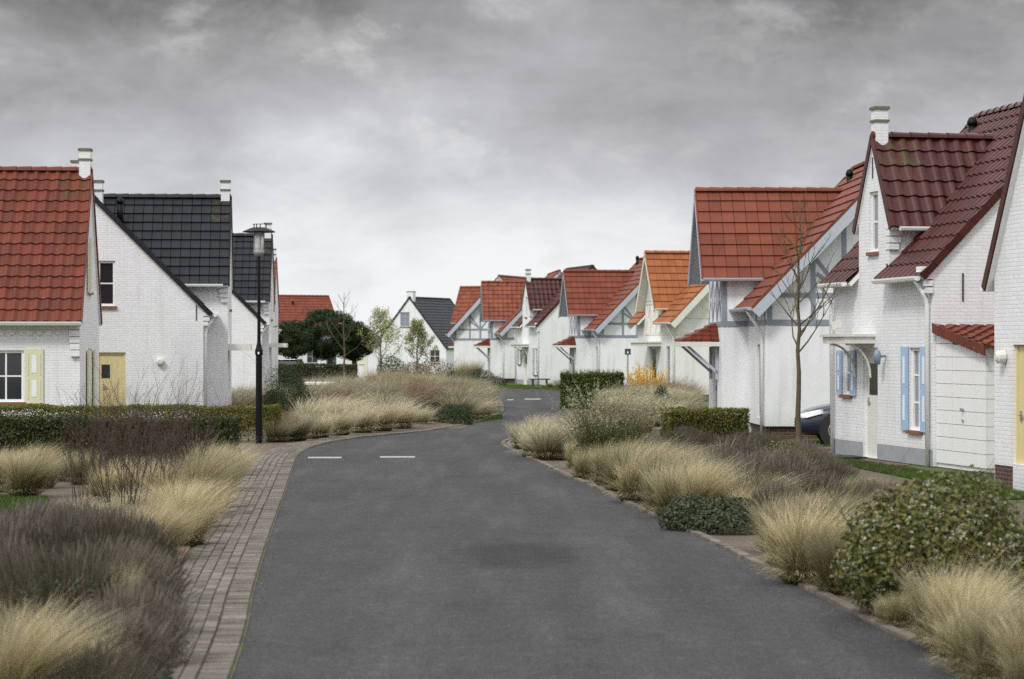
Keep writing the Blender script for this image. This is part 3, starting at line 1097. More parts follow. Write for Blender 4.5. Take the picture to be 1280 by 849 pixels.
for su in (1.32, 2.74):
    mb = MB()
    l0.rect(mb, fpl, su, 0.45, 0.42, 1.62, 0.04, 0.03)
    mb.build('shutter', M['yellowpale'], l0.root)
mb = MB()
l0.rect(mb, fpl, 1.42, 3.45, 0.36, 1.35, 0.04, 0.06)
mb.build('shutter', M['yellowpale'], l0.root)
l0.gutter(l0.P(-0.28, -0.06, zE - 0.33), l0.P(-0.28, VD, zE - 0.33), 'offwhite', 0.085)
l0.chimney(U1 / 2, 0.11, zR - 0.6, 6.98, 0.34, 0.27)
l0.chimney(U1 / 2 + 1.2, 0.40, zR - 1.6, 6.78, 0.3, 0.34)

def left_black(name, label, loc, phi, proj, tile='tile_black', style='flat', holes=()):
    return brick_house(name, label, loc, phi, -1, tile, style, L=5.6, W=7.0, he=3.23, pitch=45, bay=(1.0, 4.6), proj=proj,
                       hce=4.10, hcr=6.32, so=0.22, chim=6.74, near_holes=holes, plinth=None, shut='yellowpale', chw=0.30)


lw, ld = (2.33, 3.24, 0.46, 1.20), (2.05, 0.02, 0.76, 1.98)
l1 = left_black('brick_house', 'white brick house with anthracite roof and pale yellow door in its gable wall', P0(254, 46.8), 5, 0.62, holes=(lw, ld))
npl = l1.plane('near', 0)
l1.window(npl, *lw, 1, 2)
l1.door(npl, *ld, 'yellow', (0.42, 1.30, 0.22, 0.36), 'yellow')
l1.anchor(npl, 0.17, 2.86, 0.42)
mb = MB()
c = l1.P(0, 1.13, 1.76)
mb.tube([c, c + l1.D(-0.10, 0)], [0.11, 0.11], 12)
mb.tube([c + l1.D(-0.10, 0), c + l1.D(-0.14, 0)], [0.11, 0.06], 12)
mb.build('wall_lamp', M['offwhite'], l1.root)
l1.chimney(0.4, 2.9, 5.6, 6.55, 0.4, 0.42)
l1.vent(2.0, 2.35, 5.85)
cb = MB()
cb.boxv(l1.P(1.2, -0.62, 2.05), l1.D(1.6, 0), l1.D(0, -0.62), (0, 0, 0.18))
cb.build('door_canopy', M['offwhite'], l1.root)
l2 = left_black('brick_house', 'smaller looking white house with anthracite roof right behind the street lamp', P0(324, 34.6), 3, 0.30)
cb = MB()
cb.boxv(l2.P(1.2, -0.30, 2.15), l2.D(1.6, 0), l2.D(0, -0.62), (0, 0, 0.15))
cb.build('door_canopy', M['offwhite'], l2.root)
l3 = left_black('brick_house', 'mostly hidden white house with red roof behind the anthracite roofed house', P0(333, 27.3), 2, 0.25, 'tile_pan', 'wave')

# the dark roofed house at the end of the street
d = House('gable_house', 'white gabled house with dark slate roof and chimney closing the street end', (-12.03, 208.4), -24, 1)
mb = MB()
W_, he_, tp_ = 7.0, 2.2, math.tan(R(51))
hr_ = he_ + 3.5 * tp_
wd = (2.6, 4.0, 0.9, 1.25)
wd2 = (5.4, 0.9, 1.0, 1.1)
d.panel(mb, d.plane('near', 0), [(-2.4, 0), (W_, 0), (W_, he_), (3.5, hr_), (1.45, he_ + 1.45 * tp_), (-2.4, 2.0)], [wd, wd2])
d.panel(mb, d.plane('front', W_), [(0, 0), (8, 0), (8, he_), (0, he_)])
d.panel(mb, d.plane('front', -2.4), [(0, 0), (8, 0), (8, 2.0), (0, 2.0)])
mb.build('wall', M['render'], d.root)
d.main_roof(8, W_, he_, 51, 'tile_slate', 'flat', ov=0.15, og=0.06, seg=3, th=0.33)
sb = MB()
sb.boxv(d.P(-0.1, -2.6, 1.95), d.D(8.2, 0), d.D(0, 4.1, he_ + 1.45 * tp_ - 1.9), (0, 0, 0.10))
sb.build('annex_roof', M['tile_slate'], d.root)
d.window(d.plane('near', 0), *wd, 2, 3, mat='palegrey', glass='curtain')
d.window(d.plane('near', 0), *wd2, 2, 2, mat='white')
d.chimney(0.3, 3.5, hr_ - 0.5, 7.0, 0.5, 0.62, bands=False)

fr = House('gable_house', 'distant red roofed house rising behind the dark round pine trees', P0(341, 15.0), -66, -1)
mb = MB()
fw = (3.0, 0.9, 1.0, 1.1)
fr.panel(mb, fr.plane('front', 0), [(0, 0), (5.7, 0), (5.7, 3.3), (0, 3.3)], [fw])
for uu, kd in ((0, 'near'), (5.7, 'far')):
    fr.panel(mb, fr.plane(kd, uu), [(0, 0), (6.6, 0), (6.6, 3.3), (3.3, 6.6), (0, 3.3)])
mb.build('wall', M['render'], fr.root)
fr.main_roof(5.7, 6.6, 3.3, 45, 'tile_flatred', 'flat', ov=0.3, og=0.4, seg=3)
fr.window(fr.plane('front', 0), *fw, 2, 2, mat='palegrey')
fr.vent(2.6, 2.5, 5.75)

an = House('low_annex', 'low white annex with slate lean-to roof and garage door beyond the pine trees', P0(398, 16.2), -90, -1, None, 'annex')
mb = MB()
aw, ag = (0.6, 0.6, 0.8, 1.1), (2.2, 0.0, 1.6, 1.9)
an.panel(mb, an.plane('front', 0), [(0, 0), (4.6, 0), (4.6, 2.3), (0, 2.3)], [aw])
for uu, kd in ((0, 'near'), (4.6, 'far')):
    an.panel(mb, an.plane(kd, uu), [(0, 0), (3, 0), (3, 3.0), (0, 2.3)])
mb.build('wall', M['render'], an.root)
sb = MB()
sb.boxv(an.P(-0.15, -0.2, 2.26), an.D(4.9, 0), an.D(0, 3.3, 0.78), (0, 0, 0.08))
sb.build('roof', M['tile_slate'], an.root)
an.window(an.plane('front', 0), *aw, 2, 2, mat='greytrim')
gd = MB()
an.rect(gd, an.plane('front', 0), *ag, 0.03, 0.004)
gd.build('garage_door', M['creamtrim'], an.root)


# ------------------------------------------------------------------ ground, road, paving
def sheet(name, pts, z, mat, kind='structure', cell=None):
    """flat polygon sheet, triangulated"""
    mb = MB()
    tris = tessellate_polygon([[Vector((p[0], p[1], 0)) for p in pts]])
    i = len(mb.v)
    mb.v += [(p[0], p[1], z) for p in pts]
    mb.c += [(0.5, 0, 0, 1)] * len(pts)
    for t in tris:
        a, b_, c = [Vector(mb.v[k]) for k in t]
        mb.f.append(t if (b_ - a).cross(c - a).z > 0 else t[::-1])
    o = mb.build(name, mat, recalc=False)
    o['kind'] = kind
    return o


def wcoord(nt):
    g = nt.nodes.new('ShaderNodeNewGeometry')
    return g.outputs['Position']


def spline(pts, n=8):
    out = []
    P = [Vector((p[0], p[1], 0)) for p in pts]
    P = [P[0] * 2 - P[1]] + P + [P[-1] * 2 - P[-2]]
    for i in range(1, len(P) - 2):
        for k in range(n):
            t = k / n
            a, b_, c, d_ = P[i - 1:i + 3]
            out.append(0.5 * ((2 * b_) + (c - a) * t + (2 * a - 5 * b_ + 4 * c - d_) * t * t + (3 * b_ - a - 3 * c + d_) * t ** 3))
    out.append(P[-2])
    return [(p.x, p.y) for p in out]


m, nt, b = new_mat('asphalt')
wc = wcoord(nt)
big = noise_tex(nt, 0.35, wc, 6, 0.6)
fine = noise_tex(nt, 55, wc, 3, 0.7)
c = mix_rgb(nt, (0.036, 0.036, 0.0375), (0.058, 0.058, 0.060), big)
mp = nd(nt, 'ShaderNodeMapping')
mp.inputs['Scale'].default_value = (1.6, 0.12, 1)
nt.links.new(wc, mp.inputs['Vector'])
tr = noise_tex(nt, 1.0, mp.outputs[0], 4, 0.55)
c = mix_rgb(nt, c, (0.105, 0.103, 0.100), ramp(nt, tr, [(0.42, 0.0), (0.66, 0.75)]))
st = noise_tex(nt, 0.9, wc, 7, 0.72)
c = mix_rgb(nt, c, (0.018, 0.018, 0.019), ramp(nt, st, [(0.55, 0.0), (0.66, 0.7)]))
mpa = nd(nt, 'ShaderNodeMapping')
mpa.inputs['Scale'].default_value = (9, 1.1, 1)
nt.links.new(wc, mpa.inputs['Vector'])
c = mix_rgb(nt, c, (0.085, 0.084, 0.082), ramp(nt, noise_tex(nt, 1.0, mpa.outputs[0], 8, 0.8), [(0.48, 0.0), (0.68, 0.55)]))
mpb = nd(nt, 'ShaderNodeMapping')
mpb.inputs['Scale'].default_value = (22, 3.0, 1)
nt.links.new(wc, mpb.inputs['Vector'])
c = mix_rgb(nt, c, (0.016, 0.016, 0.017), ramp(nt, noise_tex(nt, 1.0, mpb.outputs[0], 6, 0.85), [(0.50, 0.0), (0.66, 0.6)]))
# one damp patch in the middle of the near road
ds = nd(nt, 'ShaderNodeVectorMath', operation='DISTANCE')
mp2 = nd(nt, 'ShaderNodeMapping')
mp2.inputs['Scale'].default_value = (1.0, 0.42, 1)
nt.links.new(wc, mp2.inputs['Vector'])
nt.links.new(mp2.outputs[0], ds.inputs[0])
ds.inputs[1].default_value = (0.0, 24.4 * 0.42, 0)
ad = nd(nt, 'ShaderNodeMath', operation='MULTIPLY_ADD')
nt.links.new(noise_tex(nt, 3.5, wc, 6, 0.75), ad.inputs[0])
ad.inputs[1].default_value = 1.3
nt.links.new(ds.outputs['Value'], ad.inputs[2])
c = mix_rgb(nt, (0.018, 0.018, 0.019), c, ramp(nt, ad.outputs[0], [(1.15, 0.2), (1.5, 1.0)]))
sp_ = noise_tex(nt, 90, wc, 3, 0.7)
c = mix_rgb(nt, c, (0.16, 0.16, 0.155), ramp(nt, sp_, [(0.56, 0.0), (0.66, 0.6)]))
c = mix_rgb(nt, c, (0.012, 0.012, 0.013), ramp(nt, noise_tex(nt, 16, wc, 9, 0.85), [(0.47, 0.0), (0.64, 0.8)]))
c = mix_rgb(nt, c, (0.13, 0.128, 0.125), ramp(nt, noise_tex(nt, 5, wc, 9, 0.85), [(0.54, 0.0), (0.70, 0.35)]))
def times(nt, c, f):
    v = nd(nt, 'ShaderNodeVectorMath', operation='MULTIPLY')
    nt.links.new(c, v.inputs[0])
    nt.links.new(f, v.inputs[1])
    return v.outputs[0]


# worn lengthwise tracks, older repairs and one broad darker patch
mpc = nd(nt, 'ShaderNodeMapping')
mpc.inputs['Scale'].default_value = (1.5, 0.16, 1)
nt.links.new(wc, mpc.inputs['Vector'])
c = times(nt, c, ramp(nt, noise_tex(nt, 1.0, mpc.outputs[0], 5, 0.6), [(0.30, 0.54), (0.5, 0.66), (0.68, 0.90)]))
c = times(nt, c, ramp(nt, noise_tex(nt, 0.8, wc, 9, 0.75), [(0.42, 1.0), (0.56, 0.94), (0.66, 0.74)]))
half = nd(nt, 'ShaderNodeMath', operation='MULTIPLY')
nt.links.new(ad.outputs[0], half.inputs[0])
half.inputs[1].default_value = 0.5
c = times(nt, c, ramp(nt, half.outputs[0], [(0.52, 0.50), (0.74, 1.0)]))
lift = nd(nt, 'ShaderNodeVectorMath', operation='SCALE')
nt.links.new(c, lift.inputs[0])
lift.inputs['Scale'].default_value = 2.35
c = lift.outputs[0]
nt.links.new(c, b.inputs['Base Color'])
b.inputs['Roughness'].default_value = 0.85
b.inputs['Specular IOR Level'].default_value = 0.24
p = bump(nt, b, fine, 0.55, 0.008)
bump(nt, b, big, 0.3, 0.05, p)
M['asphalt'] = m

m, nt, b = new_mat('bed soil')
wc = wcoord(nt)
c = mix_rgb(nt, (0.055, 0.038, 0.026), (0.15, 0.115, 0.08), noise_tex(nt, 1.6, wc, 8, 0.7))
c = mix_rgb(nt, c, (0.30, 0.25, 0.16), ramp(nt, noise_tex(nt, 26, wc, 4, 0.7), [(0.55, 0.0), (0.68, 0.6)]))
nt.links.new(c, b.inputs['Base Color'])
b.inputs['Roughness'].default_value = 0.95
bump(nt, b, noise_tex(nt, 22, wc, 6, 0.7), 0.9, 0.03)
M['soil'] = m

m, nt, b = new_mat('turf ground')
wc = wcoord(nt)
c = mix_rgb(nt, (0.045, 0.075, 0.018), (0.10, 0.14, 0.035), noise_tex(nt, 0.9, wc, 8, 0.7))
c = mix_rgb(nt, c, (0.16, 0.14, 0.07), ramp(nt, noise_tex(nt, 3, wc, 6, 0.7), [(0.55, 0.0), (0.8, 0.6)]))
nt.links.new(c, b.inputs['Base Color'])
b.inputs['Roughness'].default_value = 0.95
bump(nt, b, noise_tex(nt, 40, wc, 4, 0.7), 0.8, 0.03)
M['turf'] = m

m, nt, b = new_mat('paving setts')
at = nd(nt, 'ShaderNodeAttribute', attribute_name='tint')
sp_ = nd(nt, 'ShaderNodeSeparateColor')
nt.links.new(at.outputs['Color'], sp_.inputs[0])
wc = wcoord(nt)
c = ramp(nt, sp_.outputs[0], [(0.0, (0.085, 0.072, 0.058)), (0.5, (0.145, 0.128, 0.106)), (1.0, (0.22, 0.197, 0.168))])
c = mix_rgb(nt, c, (0.045, 0.042, 0.032), ramp(nt, noise_tex(nt, 2.0, wc, 6, 0.7), [(0.45, 0.0), (0.75, 0.7)]))
c = mix_rgb(nt, c, (0.24, 0.225, 0.20), ramp(nt, noise_tex(nt, 30, wc, 3, 0.6), [(0.6, 0.0), (0.8, 0.4)]))
nt.links.new(c, b.inputs['Base Color'])
b.inputs['Roughness'].default_value = 0.85
bump(nt, b, noise_tex(nt, 70, wc, 4, 0.7), 0.6, 0.008)
M['setts'] = m

m, nt, b = new_mat('mossy joint sand')
wc = wcoord(nt)
c = mix_rgb(nt, (0.075, 0.065, 0.05), (0.10, 0.12, 0.025), ramp(nt, noise_tex(nt, 2.5, wc, 6, 0.7), [(0.45, 0.0), (0.6, 1.0)]))
nt.links.new(c, b.inputs['Base Color'])
b.inputs['Roughness'].default_value = 0.95
M['joint'] = m

m, nt, b = new_mat('red paving brick')
at = nd(nt, 'ShaderNodeAttribute', attribute_name='tint')
sp_ = nd(nt, 'ShaderNodeSeparateColor')
nt.links.new(at.outputs['Color'], sp_.inputs[0])
c = ramp(nt, sp_.outputs[0], [(0.0, (0.12, 0.07, 0.055)), (1.0, (0.24, 0.15, 0.12))])
nt.links.new(c, b.inputs['Base Color'])
b.inputs['Roughness'].default_value = 0.85
M['redpave'] = m

m, nt, b = new_mat('worn road paint')
wc = wcoord(nt)
c = mix_rgb(nt, (0.36, 0.36, 0.35), (0.06, 0.06, 0.06), ramp(nt, noise_tex(nt, 14, wc, 5, 0.7), [(0.52, 0.0), (0.62, 0.9)]))
nt.links.new(c, b.inputs['Base Color'])
b.inputs['Roughness'].default_value = 0.7
M['roadpaint'] = m

G = sheet('ground', [(-900, -60), (900, -60), (900, 1500), (-900, 1500)], -0.012, M['turf'])

Lp = [(290, 849), (318, 740), (332, 690), (343.5, 655), (357, 616), (366, 588), (372, 573), (384, 563), (408, 555), (450, 548), (520, 541), (570, 534), (605, 526), (628, 517)]
Ledge = [(-0.15, -14), (-0.98, 2)] + [gp(*p) for p in Lp] + [(-0.25, 86), (-0.45, 98), (-0.9, 107), (-2.4, 115), (-6, 121), (-14, 124), (-30, 126)]
Rp = [(1257, 849), (1118, 795), (1046, 758), (973, 722), (900, 686), (852, 663), (818, 646), (778, 629), (739, 609.5), (705, 595), (671, 578.5), (645, 567), (629, 559)]
Redge = [(4.35, -14), (3.75, 2)] + [gp(*p) for p in Rp] + [(-0.25, 54.0), (0.1, 57), (0.9, 62), (1.5, 68), (1.75, 76), (1.85, 86), (2.4, 96), (3.2, 105), (3.3, 113), (1.6, 121), (-2.5, 126.5), (-12, 130), (-30, 132)]
Ls, Rs = spline(Ledge, 6), spline(Redge, 6)
sheet('road', Ls + Rs[::-1], 0.004, M['asphalt'])
# planting beds as gentle mounds with a straight toe along the paving


def offset(pts, d):
    out = []
    for i, p in enumerate(pts):
        a, b_ = pts[max(0, i - 1)], pts[min(len(pts) - 1, i + 1)]
        t = Vector((b_[0] - a[0], b_[1] - a[1], 0)).normalized()
        out.append((p[0] - t.y * d, p[1] + t.x * d))
    return out


LN = [p for p in Ls if p[1] < 57.5]
LF = [p for p in Ls if p[1] >= 57.0 and p[1] < 108]
sheet('left_bed_soil', [p for p in offset(Ls, 0.15) if p[1] < 118] + [(-9.4, 118), (-9.4, 66), (-9.9, 54.8), (-17, 53.5), (-17, -14)], -0.002, M['soil'])
RN = [p for p in Rs if p[1] < 90]
sheet('right_bed_soil', RN + [(5.4, 90), (5.2, 66), (5.1, 60), (5.4, 52), (5.9, 47.5), (6.1, 41), (6.6, 34), (9, 20), (9, -14)], -0.001, M['soil'])


def brickrow(mb, path, d0, wdt, ln, top=0.022, gap=0.008, zj=0.004, stop=None):
    """one course of pavers following the path at offset d0..d0+wdt"""
    inner, outer = offset(path, d0 + gap / 2), offset(path, d0 + wdt - gap / 2)
    cum = [0]
    for i in range(1, len(path)):
        cum.append(cum[-1] + math.hypot(path[i][0] - path[i - 1][0], path[i][1] - path[i - 1][1]))

    def at_(poly, s):
        s = min(max(s, 0), cum[-1] - 1e-6)
        i = max(j for j in range(len(cum) - 1) if cum[j] <= s)
        t = (s - cum[i]) / max(1e-9, cum[i + 1] - cum[i])
        return (poly[i][0] * (1 - t) + poly[i + 1][0] * t, poly[i][1] * (1 - t) + poly[i + 1][1] * t)
    s = random.uniform(0, ln)
    while s + ln < cum[-1]:
        z = top + random.gauss(0, zj) * 0.5
        sink = noise.noise(Vector((s * 0.4, d0 * 3, 0))) * 0.012
        z += sink
        q = [at_(inner, s + gap / 2), at_(inner, s + ln - gap / 2), at_(outer, s + ln - gap / 2), at_(outer, s + gap / 2)]
        i = len(mb.v)
        j = [random.gauss(0, 0.0015) for _ in range(4)]
        mb.v += [(p[0], p[1], 0.0) for p in q] + [(p[0], p[1], z + e) for p, e in zip(q, j)]
        cv = min(1, max(0, random.gauss(0.5, 0.22)))
        mb.c += [(cv, 0, 0, 1)] * 8
        mb.f += [(i + 4, i + 5, i + 6, i + 7), (i, i + 1, i + 5, i + 4), (i + 1, i + 2, i + 6, i + 5), (i + 2, i + 3, i + 7, i + 6), (i + 3, i, i + 4, i + 7)]
        s += ln


pn = [p for p in spline(Ledge, 14) if 3 < p[1] < 57.8]
mb = MB()
brickrow(mb, pn, 0.02, 0.19, 0.10, 0.030)
for k in range(5):
    brickrow(mb, pn, 0.225 + k * 0.105, 0.10, 0.205)
o = mb.build('paving_strip', M['setts'])
o['kind'] = 'structure'
pl = offset(pn, 0.77)
sheet('paving_joint_sand', pn + pl[::-1], 0.010, M['joint'])
mb = MB()
pf = [p for p in spline(Ledge, 14) if 57.5 < p[1] < 116]
brickrow(mb, pf, 0.02, 0.20, 0.105, 0.03)
brickrow(mb, pf, 0.23, 0.10, 0.21, 0.02)
pr = [p for p in spline(Redge, 14) if 3 < p[1] < 125]
brickrow(mb, pr, -0.12, 0.10, 0.21, 0.028)
brickrow(mb, [p for p in pr if 50 < p[1] < 70], -0.24, 0.10, 0.21, 0.024)
o = mb.build('kerb_setts', M['setts'])
o['kind'] = 'structure'
mb = MB()
rp = offset([p for p in pn if 18 < p[1] < 30], 0.78)
for k in range(9):
    brickrow(mb, rp, 0.02 + k * 0.105, 0.10, 0.21, 0.016)
# driveway between the two nearest right houses, and the path before the blue shuttered house
dv = [(5.6 + 0.5 * k, 50.2 - 0.1 * k) for k in range(16)]
for k in range(26):
    brickrow(mb, dv, 0.105 * k, 0.10, 0.21, 0.012)
dv = [(6.35 - 0.19 * k * 0.5, 42.9 + k * 0.5) for k in range(12)]
for k in range(6):
    brickrow(mb, dv, -0.85 + 0.105 * k, 0.10, 0.21, 0.012)
o = mb.build('brick_path', M['redpave'])
o['kind'] = 'structure'

mb = MB()
for (xa, xb, ya, yb) in ((385, 427, 571.6, 573.4), (475, 519, 570.8, 572.6), (634, 642, 499.5, 500.6), (656, 676, 498.6, 499.8)):
    q = [gp(xa, yb), gp(xb, yb), gp(xb, ya), gp(xa, ya)]
    zz = [p[1] for p in q]
    n_ = 1
    for k in range(n_):
        t0, t1 = 0.0, 1.0
        f0 = [q[0][0] + (q[1][0] - q[0][0]) * t0, q[0][0] + (q[1][0] - q[0][0]) * t1]
        g0 = [q[3][0] + (q[2][0] - q[3][0]) * t0, q[3][0] + (q[2][0] - q[3][0]) * t1]
        mb.poly([(f0[0], q[0][1], 0.008), (f0[1], q[0][1], 0.008), (g0[1], q[2][1], 0.008), (g0[0], q[2][1], 0.008)])
o = mb.build('road_marking', M['roadpaint'], recalc=False)
o['kind'] = 'structure'

# ------------------------------------------------------------------ plants
M['gold'] = m_leaf('feather grass', [(0.0, (0.035, 0.045, 0.014)), (0.36, (0.105, 0.105, 0.038)), (0.62, (0.36, 0.31, 0.155)), (0.92, (0.72, 0.63, 0.41))], 0.3, 0.55)
M['palegold'] = m_leaf('pale feather grass', [(0.0, (0.05, 0.055, 0.022)), (0.33, (0.16, 0.15, 0.07)), (0.62, (0.48, 0.43, 0.27)), (0.92, (0.80, 0.73, 0.54))], 0.3, 0.55)
M['marram'] = m_leaf('marram grass', [(0.0, (0.03, 0.036, 0.016)), (0.35, (0.115, 0.12, 0.062)), (0.66, (0.33, 0.31, 0.19)), (0.95, (0.66, 0.60, 0.43))], 0.25, 0.55)
M['lav_leaf'] = m_leaf('lavender foliage', [(0.0, (0.05, 0.060, 0.036)), (1.0, (0.125, 0.14, 0.092))], 0.15, 0.7)
M['lav_spike'] = m_leaf('dry lavender stalk', [(0.0, (0.115, 0.12, 0.08)), (0.6, (0.175, 0.155, 0.12)), (1.0, (0.145, 0.122, 0.104))], 0.1, 0.8)
M['reddry'] = m_leaf('dry russet grass', [(0.0, (0.09, 0.07, 0.035)), (0.5, (0.22, 0.15, 0.09)), (1.0, (0.34, 0.24, 0.16))], 0.2, 0.7)
M['hedge'] = m_leaf('privet leaf', [(0.0, (0.028, 0.040, 0.012)), (1.0, (0.065, 0.085, 0.022))], 0.2, 0.45)
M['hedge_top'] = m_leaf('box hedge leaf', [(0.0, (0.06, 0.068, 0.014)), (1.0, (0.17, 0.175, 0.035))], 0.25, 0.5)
M['evergreen'] = m_leaf('evergreen leaf', [(0.0, (0.018, 0.035, 0.012)), (1.0, (0.05, 0.085, 0.028))], 0.15, 0.45)
M['bright'] = m_leaf('fresh green leaf', [(0.0, (0.045, 0.075, 0.014)), (1.0, (0.13, 0.18, 0.04))], 0.25, 0.5)
M['pine'] = m_leaf('pine needles', [(0.0, (0.018, 0.035, 0.013)), (1.0, (0.045, 0.078, 0.028))], 0.12, 0.6)
M['olive'] = m_leaf('olive green leaf', [(0.0, (0.060, 0.072, 0.018)), (1.0, (0.20, 0.20, 0.060))], 0.25, 0.5)
M['blossom'] = m_leaf('white blossom', [(0.0, (0.36, 0.37, 0.25)), (1.0, (0.66, 0.66, 0.52))], 0.3, 0.6)
M['spirea'] = m_leaf('pale spray leaf', [(0.0, (0.06, 0.072, 0.026)), (0.5, (0.20, 0.215, 0.10)), (1.0, (0.62, 0.62, 0.44))], 0.3, 0.6)
M['forsythia'] = m_leaf('yellow blossom', [(0.0, (0.62, 0.36, 0.01)), (1.0, (0.85, 0.58, 0.03))], 0.3, 0.6)
M['springleaf'] = m_leaf('young spring leaf', [(0.0, (0.24, 0.25, 0.09)), (1.0, (0.48, 0.48, 0.22))], 0.35, 0.6)
M['lawn'] = m_leaf('lawn blade', [(0.0, (0.04, 0.075, 0.012)), (1.0, (0.11, 0.18, 0.03))], 0.3, 0.5)
M['bluegreen'] = m_leaf('grey green leaf', [(0.0, (0.035, 0.047, 0.024)), (1.0, (0.105, 0.125, 0.072))], 0.2, 0.6)


def blades(n, r0=0.10, h=0.7, spread=0.45, wind=(0.12, 0.0), w=0.005, k=4, hv=0.22, droop=0.12, org=None, lift=0.0, power=1.9, r_out=None):
    az = rng.uniform(0, 2 * np.pi, n)
    rr = np.sqrt(rng.uniform(0, 1, n))
    root = np.stack([np.cos(az) * rr * r0, np.sin(az) * rr * r0, np.zeros(n)], 1)
    if org is not None:
        root = root + org
    az2 = az + rng.normal(0, 0.5, n)
    out = np.stack([np.cos(az2), np.sin(az2), np.zeros(n)], 1)
    hh = h * (1 + rng.normal(0, hv, n)).clip(0.35, 1.5)
    sp = spread * (rr * 0.75 + rng.uniform(0, 0.5, n)) * (hh / h)
    wd = np.array([wind[0], wind[1], 0])[None, :] * rng.uniform(0.4, 1.5, n)[:, None] * (hh / h)[:, None]
    ts = np.linspace(0, 1, k + 1)
    side_az = rng.uniform(0, 2 * np.pi, n)
    sd = np.stack([np.cos(side_az), np.sin(side_az), np.zeros(n)], 1)
    wid = w * rng.uniform(0.6, 1.4, n)
    V, T = [], []
    rnd = rng.uniform(0, 1, n)
    for t in ts:
        p = root + out * (sp * t ** power)[:, None] + wd * (t ** 2.2) + np.array([0, 0, 1])[None, :] * (hh * (t - droop * t ** 3) + lift)[:, None]
        ww = (wid * (1 - 0.85 * t))[:, None]
        V += [p - sd * ww, p + sd * ww]
        tt = np.stack([np.full(n, t) * 0.85 + rnd * 0.15, rnd, np.zeros(n)], 1)
        T += [tt, tt]
    V = np.stack(V, 1).reshape(-1, 3)
    T = np.stack(T, 1).reshape(-1, 3)
    base = (np.arange(n) * 2 * (k + 1))[:, None]
    Fs = []
    for j in range(k):
        Fs.append(base + np.array([2 * j, 2 * j + 1, 2 * j + 3, 2 * j + 2])[None, :])
    Fc = np.stack(Fs, 1).reshape(-1, 4)
    return V, Fc, T


def leaves(pos, nrm, size, asp=0.5, jitter=0.6, tintv=None):
    """rhombic leaf quads at pos facing roughly nrm"""
    n = len(pos)
    nr = nrm + rng.normal(0, jitter, (n, 3))
    nr /= np.linalg.norm(nr, axis=1)[:, None] + 1e-9
    a = np.cross(nr, rng.normal(0, 1, (n, 3)))
    a /= np.linalg.norm(a, axis=1)[:, None] + 1e-9
    b_ = np.cross(nr, a)
    s = (size * rng.uniform(0.6, 1.35, n))[:, None] if np.isscalar(size) else (size * rng.uniform(0.6, 1.35, n))[:, None]
    V = np.stack([pos - a * s, pos - b_ * s * asp + nr * s * 0.15, pos + a * s, pos + b_ * s * asp + nr * s * 0.15], 1).reshape(-1, 3)
    Fc = (np.arange(n) * 4)[:, None] + np.arange(4)[None, :]
    r = rng.uniform(0, 1, n) if tintv is None else tintv
    g = rng.uniform(0, 1, n)
    T = np.repeat(np.stack([r, g, np.zeros(n)], 1), 4, 0)
    return V, Fc, T


def cat(*parts):
    V, Fc, T, o = [], [], [], 0
    for v, f, t in parts:
        V.append(v)
        Fc.append(f + o)
        T.append(t)
        o += len(v)
    return np.concatenate(V), np.concatenate(Fc), np.concatenate(T)


def lumpy(n, rx, ry, rz, cz, lumps=9, amp=0.22, shell=0.35, seed=0, flat=None, zmin=0.02):
    """points in the outer shell of an uneven ellipsoid dome"""
    L = np.random.default_rng(seed)
    d = L.normal(0, 1, (lumps, 3))
    d /= np.linalg.norm(d, axis=1)[:, None]
    a = L.uniform(-amp * 0.6, amp, lumps)
    q = rng.normal(0, 1, (n, 3))
    q /= np.linalg.norm(q, axis=1)[:, None]
    rad = np.ones(n)
    for i in range(lumps):
        rad += a[i] * np.exp(-(1 - q @ d[i]) * 7)
    rad *= 1 - shell * rng.uniform(0, 1, n) ** 1.6
    rad *= 1 + rng.normal(0, 0.035, n)
    p = q * rad[:, None] * np.array([rx, ry, rz])[None, :]
    p[:, 2] += cz
    keep = p[:, 2] > zmin
    return p[keep], q[keep]


def twigs(mb, n, h, r, rad=0.006, split=3, org=(0, 0, 0), upright=0.8, seed=0):
    rr = random.Random(seed)
    for _ in range(n):
        az = rr.uniform(0, 6.28)
        rad0 = r * 0.25 * math.sqrt(rr.random())
        p = Vector((org[0] + rad0 * math.cos(az), org[1] + rad0 * math.sin(az), org[2]))
        d = Vector((math.cos(az) * (1 - upright), math.sin(az) * (1 - upright), 1)).normalized()
        hh = h * rr.uniform(0.6, 1.05)

        def grow(p, d, ln, rad_, lv):
            pts = [p]
            for k in range(3):
                d = (d + Vector((rr.gauss(0, .10), rr.gauss(0, .10), rr.gauss(0.04, .05)))).normalized()
                p = p + d * ln / 3
                pts.append(p)
                if lv > 0 and rr.random() < 0.85:
                    d2 = (d + Vector((rr.gauss(0, .45), rr.gauss(0, .45), rr.gauss(0.15, .2)))).normalized()
                    grow(p, d2, ln * rr.uniform(0.4, 0.7), rad_ * 0.6, lv - 1)
            mb.tube(pts, [rad_, rad_ * .85, rad_ * .7, rad_ * .4], 3, cap=False)
        grow(p, d, hh, rad, split)


# prototypes (meshes reused by the copies)
PROTO = {}


def proto(key, name, mat, geos):
    V, Fc, T = geos
    o = np_mesh(name, V, Fc, T, mat)
    PROTO[key] = o.data
    bpy.data.objects.remove(o)


